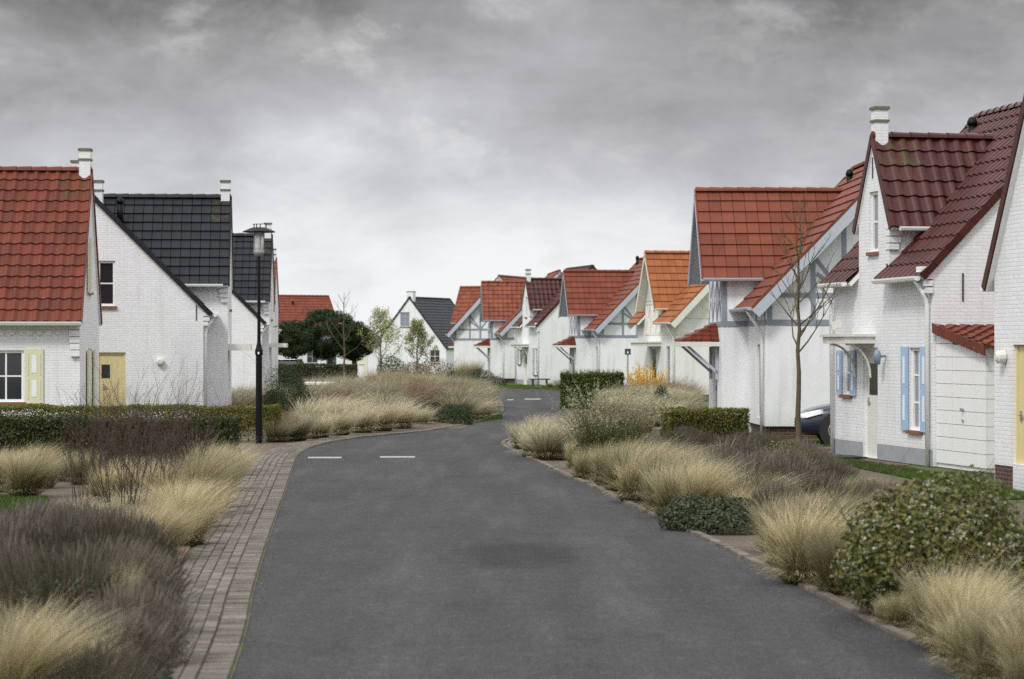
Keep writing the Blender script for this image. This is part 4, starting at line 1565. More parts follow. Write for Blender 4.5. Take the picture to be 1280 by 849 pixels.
for i in range(5):
    proto(('gold', i), 'feather_grass', M['gold'], cat(blades(2300, 0.15, 0.62, 0.32, (0.06 + 0.05 * i, 0.03 * (i - 2)), 0.0029, hv=0.28),
                                                      blades(600, 0.17, 0.24, 0.27, (0.02, 0), 0.0035, hv=0.4, droop=0.6, power=1.2),
                                                      blades(500, 0.14, 0.42, 0.36, (0.08, 0), 0.004, droop=0.3),
                                                      blades(180, 0.08, 0.80, 0.22, (0.20, 0), 0.0028)))
    proto(('palegold', i), 'feather_grass', M['palegold'], cat(blades(1500, 0.20, 0.62, 0.36, (0.03 + 0.05 * i, 0.03 * (i - 2)), 0.0040, hv=0.3),
                                                              blades(500, 0.22, 0.24, 0.27, (0.02, 0), 0.005, hv=0.4, droop=0.6, power=1.2),
                                                              blades(500, 0.14, 0.42, 0.36, (0.08, 0), 0.005, droop=0.3)))
for i in range(4):
    proto(('marram', i), 'marram_grass', M['marram'], cat(blades(1000, 0.20, 0.80, 0.50, (-0.06 + 0.09 * i, 0.04 * (i - 2)), 0.0062, droop=0.25, hv=0.3),
                                                         blades(400, 0.25, 0.5, 0.5, (0.1, 0), 0.008, droop=0.4),
                                                         blades(90, 0.2, 1.02, 0.3, (0.2, 0), 0.005)))
for i in range(3):
    proto(('reddry', i), 'dry_grass', M['reddry'], cat(blades(900, 0.25, 0.6, 0.35, (0.1, 0.02 * i), 0.006), blades(260, 0.25, 0.8, 0.3, (0.12, 0), 0.004)))
for i in range(3):
    pts, nn = lumpy(3800, 0.5, 0.5, 0.42, 0.10, seed=40 + i, amp=0.25)
    lv = leaves(pts, nn * 0.6 + np.array([0, 0, 0.6]), 0.028, 0.25, 0.7)
    az = rng.uniform(0, 6.28, 1)
    spk = []
    n = 1300
    q = rng.normal(0, 1, (n, 3))
    q[:, 2] = np.abs(q[:, 2]) + 0.25
    q /= np.linalg.norm(q, axis=1)[:, None]
    org = q * np.array([0.40, 0.40, 0.36])
    # dry flower stalks, standing out of the dome
    k = 3
    ln = rng.uniform(0.24, 0.42, n)
    dr_ = q * 0.60 + np.array([0.06, 0, 0.8]) + rng.normal(0, 0.20, (n, 3))
    dr_ /= np.linalg.norm(dr_, axis=1)[:, None]
    sa = rng.uniform(0, 6.28, n)
    sd = np.stack([np.cos(sa), np.sin(sa), np.zeros(n)], 1)
    V, T = [], []
    rnd = rng.uniform(0, 1, n)
    for t, w in ((0, .0018), (.66, .0016), (.72, .0038), (.94, .0034), (1, .001)):
        p = org + dr_ * (ln * t)[:, None] + np.array([0.05, 0, 0])[None, :] * t * t
        V += [p - sd * w, p + sd * w]
        T += [np.stack([np.full(n, t), rnd, np.zeros(n)], 1)] * 2
    V = np.stack(V, 1).reshape(-1, 3)
    T = np.stack(T, 1).reshape(-1, 3)
    base = (np.arange(n) * 10)[:, None]
    Fc = np.stack([base + np.array([2 * j, 2 * j + 1, 2 * j + 3, 2 * j + 2])[None, :] for j in range(4)], 1).reshape(-1, 4)
    proto(('lav_leaf', i), 'foliage', M['lav_leaf'], lv)
    proto(('lav_spike', i), 'flower_stalk', M['lav_spike'], (V, Fc, T))


def put(key, name, x, y, hm, label, catg, group, wide=1.0, z=0.0, h0=0.62):
    s = hm / (h0 * 1.5)
    wide *= random.uniform(0.80, 1.15)
    o = bpy.data.objects.new(name, PROTO[key])
    COL.objects.link(o)
    o.location = (x, y, z)
    o.rotation_euler = (0, 0, random.uniform(-0.5, 0.5))
    o.scale = (s * wide * random.uniform(0.9, 1.12), s * wide * random.uniform(0.9, 1.12), s)
    return tag(o, label, catg, group, 'thing')


def tufts(rows, kind, name, label, group, h0=0.62, catg='ornamental grass', z=0.0, dx=0.0):
    """rows: (px, y of base, height px, width factor)"""
    nv = {'gold': 5, 'palegold': 5, 'marram': 4, 'reddry': 3}[kind]
    for i, (px, py, hp, wf) in enumerate(rows):
        x, y = gp(px, py, z)
        x += dx + random.uniform(-0.08, 0.08)
        y += random.uniform(-0.15, 0.15)
        put((kind, random.randrange(nv)), name, x, y, hp * y / F * random.uniform(0.80, 1.12), label, catg, group, wf, z, h0)


def fill(n, poly, hr, kind, name, label, group, wf=(0.9, 1.3), h0=0.62, catg='ornamental grass', z=0.0, mind=0.3):
    """scatter n tufts inside a ground polygon"""
    P = poly
    xs, ys = [p[0] for p in P], [p[1] for p in P]
    done, tries = [], 0
    nv = {'gold': 5, 'palegold': 5, 'marram': 4, 'reddry': 3}[kind]
    while len(done) < n and tries < n * 80:
        tries += 1
        x, y = random.uniform(min(xs), max(xs)), random.uniform(min(ys), max(ys))
        ins = False
        for i in range(len(P)):
            x1, y1 = P[i]
            x2, y2 = P[i - 1]
            if (y1 > y) != (y2 > y) and x < (x2 - x1) * (y - y1) / (y2 - y1) + x1:
                ins = not ins
        if not ins or any((x - a) ** 2 + ((y - b_) * 0.8) ** 2 < mind ** 2 for a, b_ in done):
            continue
        done.append((x, y))
        zz = z(x, y) if callable(z) else z
        put((kind, random.randrange(nv)), name, x, y, random.uniform(*hr), label, catg, group, random.uniform(*wf), zz, h0)


def lavender(x, y, hm, wf, label, group, i=None):
    s = hm / 0.78
    t = thing('lavender_bush', label, 'lavender', (x, y, 0), random.uniform(0, 6), group)
    t.scale = (s * wf, s * wf, s)
    i = random.randrange(3) if i is None else i
    a = bpy.data.objects.new('foliage', PROTO[('lav_leaf', i)])
    b_ = bpy.data.objects.new('flower_stalk', PROTO[('lav_spike', i)])
    for o in (a, b_):
        COL.objects.link(o)
        o.parent = t
    b_['kind'] = 'stuff'
    return t


def shrub(name, label, catg, loc, rx, ry, rz, cz, n, leaf, mat, seed=1, asp=0.5, amp=0.25, group=None, twig=True, shell=0.35, blossom=None, jitter=0.6, lumps=9, upn=0.3):
    t = thing(name, label, catg, (loc[0], loc[1], loc[2] if len(loc) > 2 else 0), 0, group)
    p, q = lumpy(n, rx, ry, rz, cz, lumps, amp, shell, seed)
    np_mesh('foliage', *leaves(p, q + np.array([0, 0, upn]), leaf, asp, jitter), mat, t)
    if blossom:
        nb, size, bm_, k = blossom
        p, q = lumpy(nb, rx, ry, rz, cz, lumps, amp, 0.05, seed)
        nz = np.array([noise.noise(Vector(v) * 6.0) for v in p])
        keep = (nz > rng.uniform(-0.45, 0.25, len(p)))
        p, q = p[keep], q[keep]
        P_ = np.repeat(p, k, 0) + rng.normal(0, size * 1.1, (len(p) * k, 3)) * np.array([1.3, 1, 0.6])
        np_mesh('blossom', *leaves(P_, np.repeat(q, k, 0) + np.array([0, 0, .5]), size, 0.7, 0.5), bm_, t)
    if twig:
        mb = MB()
        twigs(mb, 12, (cz + rz) * 0.8, max(rx, ry), 0.010, 2, seed=seed, upright=0.45)
        mb.build('stem', M['bark'], t, recalc=False)
    return t


def hedge(name, label, x0, x1, y0, y1, h, dens, leaf, mat, sparse=False, rot=0, top=None, group=None, skew=0.0):
    t = thing(name, label, 'hedge', ((x0 + x1) / 2, (y0 + y1) / 2, 0), rot, group)
    lx, ly = (x1 - x0), (y1 - y0)
    area = lx * ly + 2 * h * (lx + ly)
    n = int(area * dens)
    P_ = rng.uniform(0, 1, (n, 3)) * np.array([lx, ly, h]) - np.array([lx / 2, ly / 2, 0])
    f = rng.uniform(0, 1, n)
    nn = np.zeros((n, 3))
    a_top, a_f = lx * ly / area, lx * h / area
    for lo, hi, ax, val, sg in ((0, a_top, 2, h, 1), (a_top, a_top + a_f, 1, -ly / 2, -1), (a_top + a_f, a_top + 2 * a_f, 1, ly / 2, 1),
                                (a_top + 2 * a_f, a_top + 2 * a_f + ly * h / area, 0, -lx / 2, -1), (a_top + 2 * a_f + ly * h / area, 1.01, 0, lx / 2, 1)):
        mk = (f >= lo) & (f < hi)
        P_[mk, ax] = val - sg * np.abs(rng.normal(0, 0.045, mk.sum()))
        nn[mk, ax] = sg
    wob = np.sin(P_[:, 0] * 2.1) * 0.02 + np.sin(P_[:, 0] * 5.7 + 1) * 0.015
    P_[:, 2] += wob * (P_[:, 2] / h)
    P_ += rng.normal(0, 0.018, (n, 3))
    if sparse:
        keep = rng.uniform(0, 1, n) < np.clip((P_[:, 2] / h - 0.02) * 1.7, 0.10, 1)
        P_, nn = P_[keep], nn[keep]
    P_ = P_[P_[:, 2] > 0.02] if False else P_
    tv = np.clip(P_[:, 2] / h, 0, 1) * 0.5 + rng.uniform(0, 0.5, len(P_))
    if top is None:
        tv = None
    np_mesh('foliage', *leaves(P_, nn, leaf, 0.6, 0.7, tv), mat, t)
    mb = MB()
    ns = int(lx * (9 if sparse else 5))
    rr = random.Random(3)
    for _ in range(ns):
        a, c = rr.uniform(-lx / 2 + .05, lx / 2 - .05), rr.uniform(-ly / 2 + .08, ly / 2 - .08)
        pts = [Vector((a, c, 0)), Vector((a + rr.gauss(0, .05), c + rr.gauss(0, .04), h * .45)), Vector((a + rr.gauss(0, .12), c + rr.gauss(0, .08), h * .92))]
        mb.tube(pts, [.012, .009, .005], 4, cap=False)
        for q in range(3):
            s0 = pts[1].lerp(pts[2], rr.random())
            mb.tube([s0, s0 + Vector((rr.gauss(0, .12), rr.gauss(0, .1), rr.uniform(.05, .2)))], [.006, .003], 3, cap=False)
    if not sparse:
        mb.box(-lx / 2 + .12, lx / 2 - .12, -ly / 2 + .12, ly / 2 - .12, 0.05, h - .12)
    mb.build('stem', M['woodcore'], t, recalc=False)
    return t


# ---- mounds under the planting
def mound(x, y):
    a = math.exp(-(((x + 4.0) / 2.6) ** 2 + ((y - 82) / 15) ** 2) ** 1.2) * 0.50
    b_ = math.exp(-(((x - 4.0) / 1.6) ** 2 + ((y - 73) / 7) ** 2) ** 1.2) * 0.30
    return a + b_


mb = MB()
for (xa, xb, ya, yb) in ((-7.6, -0.9, 62, 102), (2.0, 5.6, 64.5, 84)):
    nx, ny = 14, 26
    i0 = len(mb.v)
    for j in range(ny + 1):
        for i in range(nx + 1):
            x, y = xa + (xb - xa) * i / nx, ya + (yb - ya) * j / ny
            edge = min(1, min(i, nx - i, j, ny - j) / 2)
            mb.v.append((x, y, mound(x, y) * edge - 0.012 + 0.014 * edge))
            mb.c.append((0.5, 0, 0, 1))
    for j in range(ny):
        for i in range(nx):
            q = i0 + j * (nx + 1) + i
            mb.f.append((q, q + 1, q + nx + 2, q + nx + 1))
o = mb.build('planted_mound', M['soil'], smooth=True)
o['kind'] = 'structure'

# ---- lawns
def lawn(name, poly, n, hgt=0.05):
    sheet(name, poly, 0.003, M['turf'])
    xs, ys = [p[0] for p in poly], [p[1] for p in poly]
    q = np.stack([rng.uniform(min(xs), max(xs), n), rng.uniform(min(ys), max(ys), n)], 1)
    ins = np.zeros(n, bool)
    for i in range(len(poly)):
        (x1, y1), (x2, y2) = poly[i], poly[i - 1]
        ins ^= ((y1 > q[:, 1]) != (y2 > q[:, 1])) & (q[:, 0] < (x2 - x1) * (q[:, 1] - y1) / (y2 - y1 + 1e-9) + x1)
    q = q[ins]
    org = np.concatenate([q, np.zeros((len(q), 1))], 1)
    V, Fc, T = blades(len(q), 0.0, hgt, 0.03, (0.005, 0), 0.004, 2, org=org)
    o = np_mesh('lawn_grass', V, Fc, T, M['lawn'])
    o['kind'] = 'stuff'
    tag(o, 'short mown green lawn between the beds', 'lawn')


lawn('lawn', [gp(-60, 650), gp(66, 645), gp(60, 622), gp(-60, 618)], 26000)
lawn('lawn', [(5.45, 47.8), (6.0, 43), (6.35, 40), (7.1, 40.4), (6.85, 42.4), (6.0, 47.6)], 30000)
lawn('lawn', [(6.35, 40), (6.9, 33.5), (7.6, 33.8), (7.3, 36), (8.5, 36.5), (8.0, 40.3), (7.1, 40.4)], 40000)
lawn('lawn', [(5.5, 54.6), (5.6, 51.2), (8.0, 51.0), (8.0, 54.8)], 26000)
lawn('lawn', [(-2.5, 127.2), (1.5, 122.5), (3.1, 115), (4.3, 112), (3.9, 125), (1.5, 136), (-2, 140)], 60000, 0.09)
lawn('lawn', [gp(585, 531), gp(629, 524), gp(626, 514), gp(600, 513)], 9000, 0.06)

# ---- left foreground bed
GL = 'feather grasses in the near left bed'
LL = 'pale golden feather grass tuft in the near left bed beside the brick strip'
tufts([(222, 703, 92, 1.1), (252, 683, 92, 1.1), (200, 696, 80, 1.1), (266, 662, 88, 1.1), (283, 636, 74, 1.1), (255, 645, 88, 1.1), (232, 660, 84, 1.2),
       (291, 612, 60, 1.1), (272, 618, 68, 1.1), (248, 628, 74, 1.1), (226, 640, 70, 1.1), (212, 672, 80, 1.1), (240, 668, 84, 1.1),
       (296, 596, 42, 1.2), (262, 604, 58, 1.1), (190, 680, 50, 1.2)], 'gold', 'feather_grass', LL, GL, dx=-0.12)
tufts([(110, 664, 40, 1.4), (148, 668, 44, 1.5), (178, 662, 50, 1.4), (128, 654, 44, 1.3), (165, 650, 50, 1.3), (90, 655, 36, 1.4)], 'palegold', 'feather_grass',
      'low pale grass tuft behind the near left lavender', GL)
tufts([(28, 622, 62, 1.3), (6, 615, 56, 1.3), (60, 610, 52, 1.2), (84, 602, 48, 1.2), (104, 606, 46, 1.2), (44, 598, 50, 1.2), (-12, 604, 50, 1.2), (18, 596, 40, 1.2),
       (150, 632, 58, 1.1), (190, 640, 66, 1.1), (122, 628, 50, 1.1), (208, 622, 62, 1.1), (172, 612, 50, 1.1), (236, 606, 52, 1.1), (140, 605, 44, 1.2), (205, 598, 42, 1.2)],
      'gold', 'feather_grass', 'yellow green feather grass tuft before the low dark hedge', GL)
tufts([(20, 908, 165, 1.0), (62, 900, 150, 1.0), (100, 890, 125, 1.0), (-15, 880, 160, 1.0), (48, 870, 120, 1.0), (120, 905, 95, 1.0)], 'gold', 'feather_grass',
      'blurred straw coloured grass tuft in the bottom left corner', GL)
tufts([(166, 800, 120, 0.55), (148, 815, 115, 0.5)], 'gold', 'feather_grass', 'thin straw grass growing out of the near left lavender', GL)
GV = 'lavender bushes in the near left bed'
for (px, py, hm, wf) in ((128, 800, .80, 1), (62, 818, .82, 1), (-10, 802, .85, 1), (150, 755, .76, 1), (92, 752, .80, 1), (22, 748, .80, 1), (150, 722, .68, 1), (100, 704, .66, 1),
                         (42, 700, .66, 1), (-20, 712, .66, 1), (166, 835, .62, .9), (70, 682, .5, 1.1), (136, 868, .60, 1), (118, 905, .5, 1), (165, 770, .62, .9)):
    x, y = gp(px, py)
    lavender(x, y, hm, wf, 'grey brown lavender bush with dry flower stalks in the near left bed', GV)
for i, (px, py, h_, r_, sd) in enumerate(((150, 655, 1.15, 0.9, 1), (205, 640, 1.0, 0.7, 2), (105, 628, 1.0, 0.8, 3), (178, 618, 1.05, 0.9, 4), (235, 612, 0.9, 0.7, 5))):
    x, y = gp(px, py)
    mb = MB()
    twigs(mb, 21, h_, r_, 0.0065, 3, (0, 0, 0), 0.72, sd)
    o = mb.build('bare_shrub', M['twig'], recalc=False)
    o.location = (x, y, 0)
    tag(o, 'leafless dark red twiggy shrub among the near left grasses', 'shrub', 'bare red twig shrubs')
hedge('privet_hedge', 'nearer dark green clipped hedge, its end cut square beside the brick strip', -12.6, -4.62, 39.7, 40.7, 0.92, 2300, 0.026, M['hedge'])
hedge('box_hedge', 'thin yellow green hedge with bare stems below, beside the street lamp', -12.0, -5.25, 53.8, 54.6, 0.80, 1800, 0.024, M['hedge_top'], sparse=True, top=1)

# ---- street lamp
t = thing('street_lamp', 'tall black street lamp with disc hood and glass cylinder at the hedge corner', 'street lamp', (-5.62, 53.3, 0))
mb = MB()
mb.lathe([(0.072, 0), (0.070, 1.95), (0.088, 1.98), (0.088, 2.07), (0.065, 2.13), (0.042, 2.24), (0.038, 2.28), (0.032, 4.12), (0.045, 4.16)], n=14)
mb.build('pole', M['black'], t, smooth=False)
mb = MB()
mb.lathe([(0.02, 2.0), (0.022, 2.02)], (0, 0), 8)
mb.box(-0.018, 0.018, -0.099, -0.090, 1.98, 2.03)
mb.build('pole_badge', M['white'], t)
mb = MB()
mb.lathe([(0.05, 4.14), (0.11, 4.20), (0.125, 4.26), (0.12, 4.27)], n=16)
mb.build('lamp_base', M['zinc'], t, smooth=True)
mb = MB()
mb.lathe([(0.100, 4.27), (0.104, 4.68)], n=16)
mb.build('lamp_glass', M['lampglass'], t, smooth=True)
mb = MB()
for k in range(4):
    a = k * math.pi / 2 + 0.4
    mb.tube([(0.114 * math.cos(a), 0.114 * math.sin(a), 4.26), (0.114 * math.cos(a), 0.114 * math.sin(a), 4.69)], 0.009, 5)
mb.build('lamp_cage', M['zinc'], t)
mb = MB()
mb.lathe([(0.36, 4.685), (0.365, 4.70), (0.25, 4.755), (0.16, 4.79), (0.0, 4.80)], n=28)
for a, r_ in ((0.3, 0.16), (2.4, 0.16), (4.5, 0.16), (5.6, 0.04)):
    mb.tube([(r_ * math.cos(a), r_ * math.sin(a), 4.76), (r_ * math.cos(a), r_ * math.sin(a), 4.87)], 0.012, 5)
mb.tube([(-0.15, 0.05, 4.87), (0.16, -0.06, 4.87)], 0.008, 5)
mb.build('lamp_hood', M['black'], t, smooth=False)

# ---- beds beyond the lamp
GM = 'feather grasses along the bend'
tufts([(352, 553, 38, 1.2), (378, 551, 40, 1.2), (404, 548, 46, 1.2), (430, 544, 44, 1.2), (455, 541, 42, 1.2), (480, 539, 44, 1.2), (504, 536, 42, 1.2), (526, 533, 38, 1.2),
       (392, 538, 52, 1.2), (418, 536, 50, 1.2), (442, 533, 46, 1.2), (468, 530, 46, 1.2), (494, 528, 44, 1.2), (516, 526, 42, 1.1),
       (432, 526, 42, 1.2), (462, 524, 42, 1.2), (600, 525, 33, 1.1), (588, 524, 30, 1.1), (610, 522, 28, 1.1)],
      'palegold', 'feather_grass', 'pale golden feather grass tuft along the kerb beyond the street lamp', GM, dx=-0.1)
fill(110, [(-3.0, 65), (-1.3, 70), (-0.9, 78), (-0.8, 92), (-1.3, 101), (-6.3, 102), (-6.9, 70), (-5.5, 63)], (0.80, 1.15), 'marram', 'marram_grass',
     'tall grey green grass clump on the mound inside the bend', 'tall grasses on the left mound', (1.0, 1.4), 0.80, z=mound, mind=0.42)
fill(22, [(-2.2, 66.5), (-1.2, 72), (-2.2, 84), (-6.0, 84), (-6.8, 68), (-4.5, 64)], (0.75, 1.05), 'reddry', 'dry_grass', 'russet dry grass among the tall grasses of the left mound',
     'russet dry grasses', (0.9, 1.2), 0.6, z=mound, mind=0.6)
for k, (px, py, h_) in enumerate(((470, 512, .55), (440, 520, .5), (535, 512, .5), (498, 520, .42), (406, 528, .45), (600, 512, .5))):
    x, y = gp(px, py)
    shrub('ground_shrub', 'low dark grey green shrub among the grasses of the left mound', 'shrub', (x, y, mound(x, y)), .55, .5, h_, 0.05, 2600, 0.034, M['bluegreen'], 60 + k, amp=0.3, twig=False,
          group='low shrubs on the left mound')
fill(16, [(-7.6, 59), (-5.2, 58), (-4.2, 61.5), (-5, 65), (-7.8, 66)], (0.5, 0.8), 'reddry', 'dry_grass', 'russet dry grass behind the pale tufts beyond the street lamp',
     'russet dry grasses', (1, 1.4), 0.6, mind=0.5)
fill(22, [(-9.6, 72), (-7.6, 72), (-7.4, 84), (-9.2, 86), (-10.2, 86)], (0.9, 1.25), 'marram', 'marram_grass', 'tall straw grass between the left houses and the dark broom',
     'grasses before the left houses', (1, 1.3), 0.80, mind=0.4)
fill(20, [(-8.4, 88), (-1.8, 104), (-2.4, 112), (-9, 112)], (0.8, 1.2), 'marram', 'marram_grass', 'farther tall grass clump before the low far hedge', 'grasses before the far hedge', (1.1, 1.6), 0.8, mind=0.7)
fill(14, [(-7.6, 67), (-6.2, 67), (-6.0, 80), (-7.6, 80)], (0.6, 0.9), 'reddry', 'dry_grass', 'russet dry grass at the foot of the dark broom', 'russet dry grasses', (1, 1.4), 0.6, mind=0.5)


def broom(name, label, x, y, h, n, r, mat, catg='shrub', w=0.008, spread=0.5, z=0):
    V, Fc, T = blades(n, r, h, spread, (0.05, 0), w, 4, 0.2, 0.04, power=1.4)
    T[:, 0] = rng.uniform(0, 1, len(T))
    o = np_mesh(name, V, Fc, T, mat)
    o.location = (x, y, z)
    return tag(o, label, catg)


for k, (px, py, rx_, rz_, cz_) in enumerate(((362, 534, .62, .85, .75), (343, 530, .42, .5, .42), (388, 530, .42, .40, .34))):
    x, y = gp(px, py)
    shrub('evergreen_bush', ('largest dark green bush right of the street lamp', 'lower dark bush directly behind the street lamp post', 'lower dark bush right of the largest one, before the utility cabinet')[k], 'shrub',
          (x, y, 0), rx_, rx_ * .9, rz_, cz_, 11000 if k == 0 else 5500, 0.034, M['evergreen'], 70 + k, asp=0.22, amp=0.32, shell=0.45, lumps=16, upn=0.9)
shrub('clipped_ball_shrub', 'low rounded dark green shrub at the tip of the left bend', 'shrub', gp(563, 531), 0.62, 0.55, 0.46, 0.10, 9000, 0.022, M['evergreen'], 5, amp=0.12, twig=False, shell=0.2)
x, y = gp(556, 521)
mb = MB()
t = thing('upright_shrub', 'small dark upright spiky shrub behind the rounded ball shrub', 'shrub', (x, y, 0))
P_, N_ = [], []
for k in range(9):
    a = random.uniform(0, 6.28)
    d_ = Vector((math.cos(a) * 0.35, math.sin(a) * 0.35, 1)).normalized()
    ln = random.uniform(0.55, 0.95)
    mb.tube([(0, 0, 0), d_ * ln * .5, d_ * ln], [0.012, 0.01, 0.006], 4)
    for q in range(110):
        s_ = random.uniform(0.35, 1.0)
        P_.append(tuple(d_ * ln * s_ + Vector((random.gauss(0, .03), random.gauss(0, .03), random.gauss(0, .02)))))
mb.build('stem', M['bark'], t, recalc=False)
P_ = np.array(P_)
np_mesh('foliage', *leaves(P_, rng.normal(0, 1, P_.shape), 0.035, 0.3), M['evergreen'], t)
t = thing('utility_cabinet', 'pale grey green utility cabinet half sunk in the tall grass', 'utility cabinet', (-6.75, 84.5, 0), R(4))
mb = MB()
mb.box(-0.5, 0.5, -0.2, 0.2, 0, 0.82)
mb.box(-0.005, 0.005, -0.206, -0.198, 0.1, 0.8)
mb.build('cabinet_body', M['plastic'], t, bevel=0.01)
mb = MB()
mb.box(-0.54, 0.54, -0.25, 0.25, 0.822, 0.93)
mb.build('cabinet_lid', M['white'], t, bevel=0.02)

# ---- far left: hedge, pines, young trees
hedge('privet_hedge', 'low dark green hedge far away before the dark pine trees', -14.6, -8.4, 129, 130.2, 1.25, 420, 0.05, M['hedge'])
t = thing('gate_post', 'white square post at the end of the low far hedge', 'post', (-8.05, 128.5, 0))
mb = MB()
mb.box(-0.13, 0.13, -0.13, 0.13, 0, 1.25)
mb.build('post', M['white'], t, bevel=0.01)
mb = MB()
mb.box(-0.17, 0.17, -0.17, 0.17, 1.252, 1.31)
mb.build('post_cap', M['offwhite'], t, bevel=0.01)
for k, (px, cz, r_, rz_, y) in enumerate(((366, 2.65, 1.75, 1.35, 150), (412, 2.9, 2.15, 1.80, 151), (442, 2.6, 1.35, 1.4, 152))):
    x = (px - 640) * y / F
    t = thing('pine_tree', ('leftmost dark round pine tree under the distant red roof', 'tallest dark round pine tree in the middle of the three', 'dark round pine tree behind the bare young tree')[k], 'tree', (x, y, 0), 0, 'dark round pine trees')
    V, N = [], []
    L = np.random.default_rng(k + 3)
    for c_ in range(80):
        q = L.normal(0, 1, 3)
        q /= np.linalg.norm(q)
        q[2] = q[2] * 0.95 + 0.05
        c0 = q * np.array([r_, r_, rz_]) * L.uniform(0.62, 0.86) + np.array([0, 0, cz])
        rc = L.uniform(0.30, 0.52)
        nn = rng.normal(0, 1, (430, 3))
        nn /= np.linalg.norm(nn, axis=1)[:, None]
        V.append(c0 + nn * rc * np.array([1.15, 1.15, 0.75]) * (rng.uniform(0, 1, (430, 1)) ** 0.35))
        N.append(nn)
    V, N = np.concatenate(V), np.concatenate(N)
    np_mesh('crown', *leaves(V, N + np.array([0, 0, .2]), 0.075, 0.28, 0.8), M['pine'], t)
    mb = MB()
    mb.tube([(0, 0, 0), (0.08, 0, 0.9), (0.0, 0.05, 1.7), (0.15, 0, cz)], [0.20, 0.17, 0.14, 0.07], 8)
    for q in range(7):
        a = q * 0.9 + k
        mb.tube([(0.03, 0, 1.3 + 0.1 * q), (0.6 * math.cos(a), 0.6 * math.sin(a), 1.9 + 0.12 * q), (1.2 * math.cos(a), 1.2 * math.sin(a), 2.4 + 0.1 * q)], [0.07, 0.05, 0.03], 5)
    mb.build('trunk', M['bark'], t)


def sapling(name, label, x, y, h, fork, r0, seed, mat, leafmat=None, nleaf=0, spread=0.30, nb=16, leafsize=0.03, group=None, crown_w=1.0, lean=0.0):
    rr = random.Random(seed)
    t = thing(name, label, 'tree', (x, y, 0), 0, group)
    mb = MB()
    pts = [Vector((0, 0, 0))]
    n = 12
    for k in range(1, n + 1):
        pts.append(Vector((lean * k / n + rr.gauss(0, .012) * (1 + k * .15), rr.gauss(0, .012), h * k / n)))
    rads = [r0 * (1 - 0.9 * (k / n) ** 0.9) + 0.003 for k in range(n + 1)]
    mb.tube(pts, rads, 8)
    trunk = mb.build('trunk', mat, t, smooth=True)
    bb = MB()
    tips = []

    def at_(z):
        k = min(n - 1, int(z / h * n))
        f = z / h * n - k
        return pts[k].lerp(pts[k + 1], f)

    def grow(p, d, ln, rad, lv):
        q = [p]
        for k in range(4):
            d = (d + Vector((rr.gauss(0, .09), rr.gauss(0, .09), 0.13 + rr.gauss(0, .04)))).normalized()
            p = p + d * ln / 4
            q.append(p)
            tips.append(tuple(p))
            if lv > 0 and k > 0 and rr.random() < 0.8:
                a = rr.uniform(0, 6.28)
                d2 = (d + Vector((math.cos(a), math.sin(a), 0.2)) * 0.6).normalized()
                grow(p, d2, ln * rr.uniform(.35, .55), rad * .55, lv - 1)
        bb.tube(q, [rad, rad * .8, rad * .6, rad * .45, rad * .25], 5, cap=False)
    for k in range(nb):
        z = fork + (h - fork) * (k + rr.random()) / nb * 0.93
        a = k * 2.4 + rr.uniform(-.4, .4)
        d = Vector((math.cos(a), math.sin(a), rr.uniform(0.55, 0.95))).normalized()
        ln = crown_w * (h - z) * 0.42 + 0.25
        grow(at_(z), d, ln, r0 * 0.34 * (1 - 0.5 * (z - fork) / (h - fork)), 2)
    bb.build('branch', mat, t, recalc=False)
    if nleaf:
        T_ = np.array(tips)
        idx = rng.integers(0, len(T_), nleaf)
        P_ = T_[idx] + rng.normal(0, spread * 0.35, (nleaf, 3))
        np_mesh('crown', *leaves(P_, rng.normal(0, 1, P_.shape), leafsize, 0.6), leafmat, t)
    return t


sapling('bare_tree', 'leafless young tree standing before the dark pine trees', -8.4, 120, 4.9, 1.6, 0.065, 5, M['barkgreen'], nb=14, crown_w=0.9)
sapling('young_tree', 'young tree with thin pale leaves and open crown left of the gabled house', -8.2, 150, 4.4, 0.9, 0.07, 8, M['bark'], M['springleaf'], 4200, 0.42, 18, 0.045, crown_w=1.0)
sapling('young_tree', 'young narrow pale green tree before the gabled end house', -6.0, 152, 3.7, 0.8, 0.07, 12, M['bark'], M['springleaf'], 5200, 0.30, 18, 0.045, crown_w=0.85)
sapling('bare_tree', 'slender leafless sapling before the half-timbered house on the right', gp(998, 573)[0], gp(998, 573)[1], 4.95, 1.95, 0.058, 21, M['barkgreen'], nb=24, crown_w=0.72)

shrub('green_shrub', 'bright green shrub below the young open tree far left', 'shrub', (-7.2, 143), 0.9, 0.8, 1.0, 0.6, 2600, 0.06, M['bright'], 4)
shrub('russet_shrub', 'brown leafless looking shrub left of the far timber house', 'shrub', (-4.4, 142), 1.2, 0.9, 1.0, 0.5, 2600, 0.05, M['reddry'], 6)
shrub('russet_shrub', 'orange brown low shrub before the gabled end house', 'shrub', (-5.6, 140), 0.9, 0.8, 0.9, 0.5, 2200, 0.05, M['reddry'], 8)
shrub('evergreen_shrub', 'dark green shrub at the corner of the farthest right house', 'shrub', (-3.3, 141), 0.55, 0.5, 0.6, 0.3, 1800, 0.05, M['evergreen'], 9)
shrub('evergreen_shrub', 'dark rosemary shrub before the far timber house', 'shrub', (-1.85, 134), 0.95, 0.7, 0.62, 0.35, 4200, 0.05, M['evergreen'], 10, asp=0.2)
shrub('evergreen_shrub', 'grey green spreading shrub on the far lawn edge', 'shrub', (-0.95, 131.5), 0.72, 0.6, 0.42, 0.18, 3200, 0.045, M['bluegreen'], 11, asp=0.25)
for k in range(5):
    put(('palegold', k), 'pampas_grass', -2.95 + 0.22 * k, 137 + 0.2 * (k % 2), 1.7, 'tall pale straw grass against the wall of the farthest timber houses', 'ornamental grass', 'tall pale far grasses', 0.5, 0, 0.62)
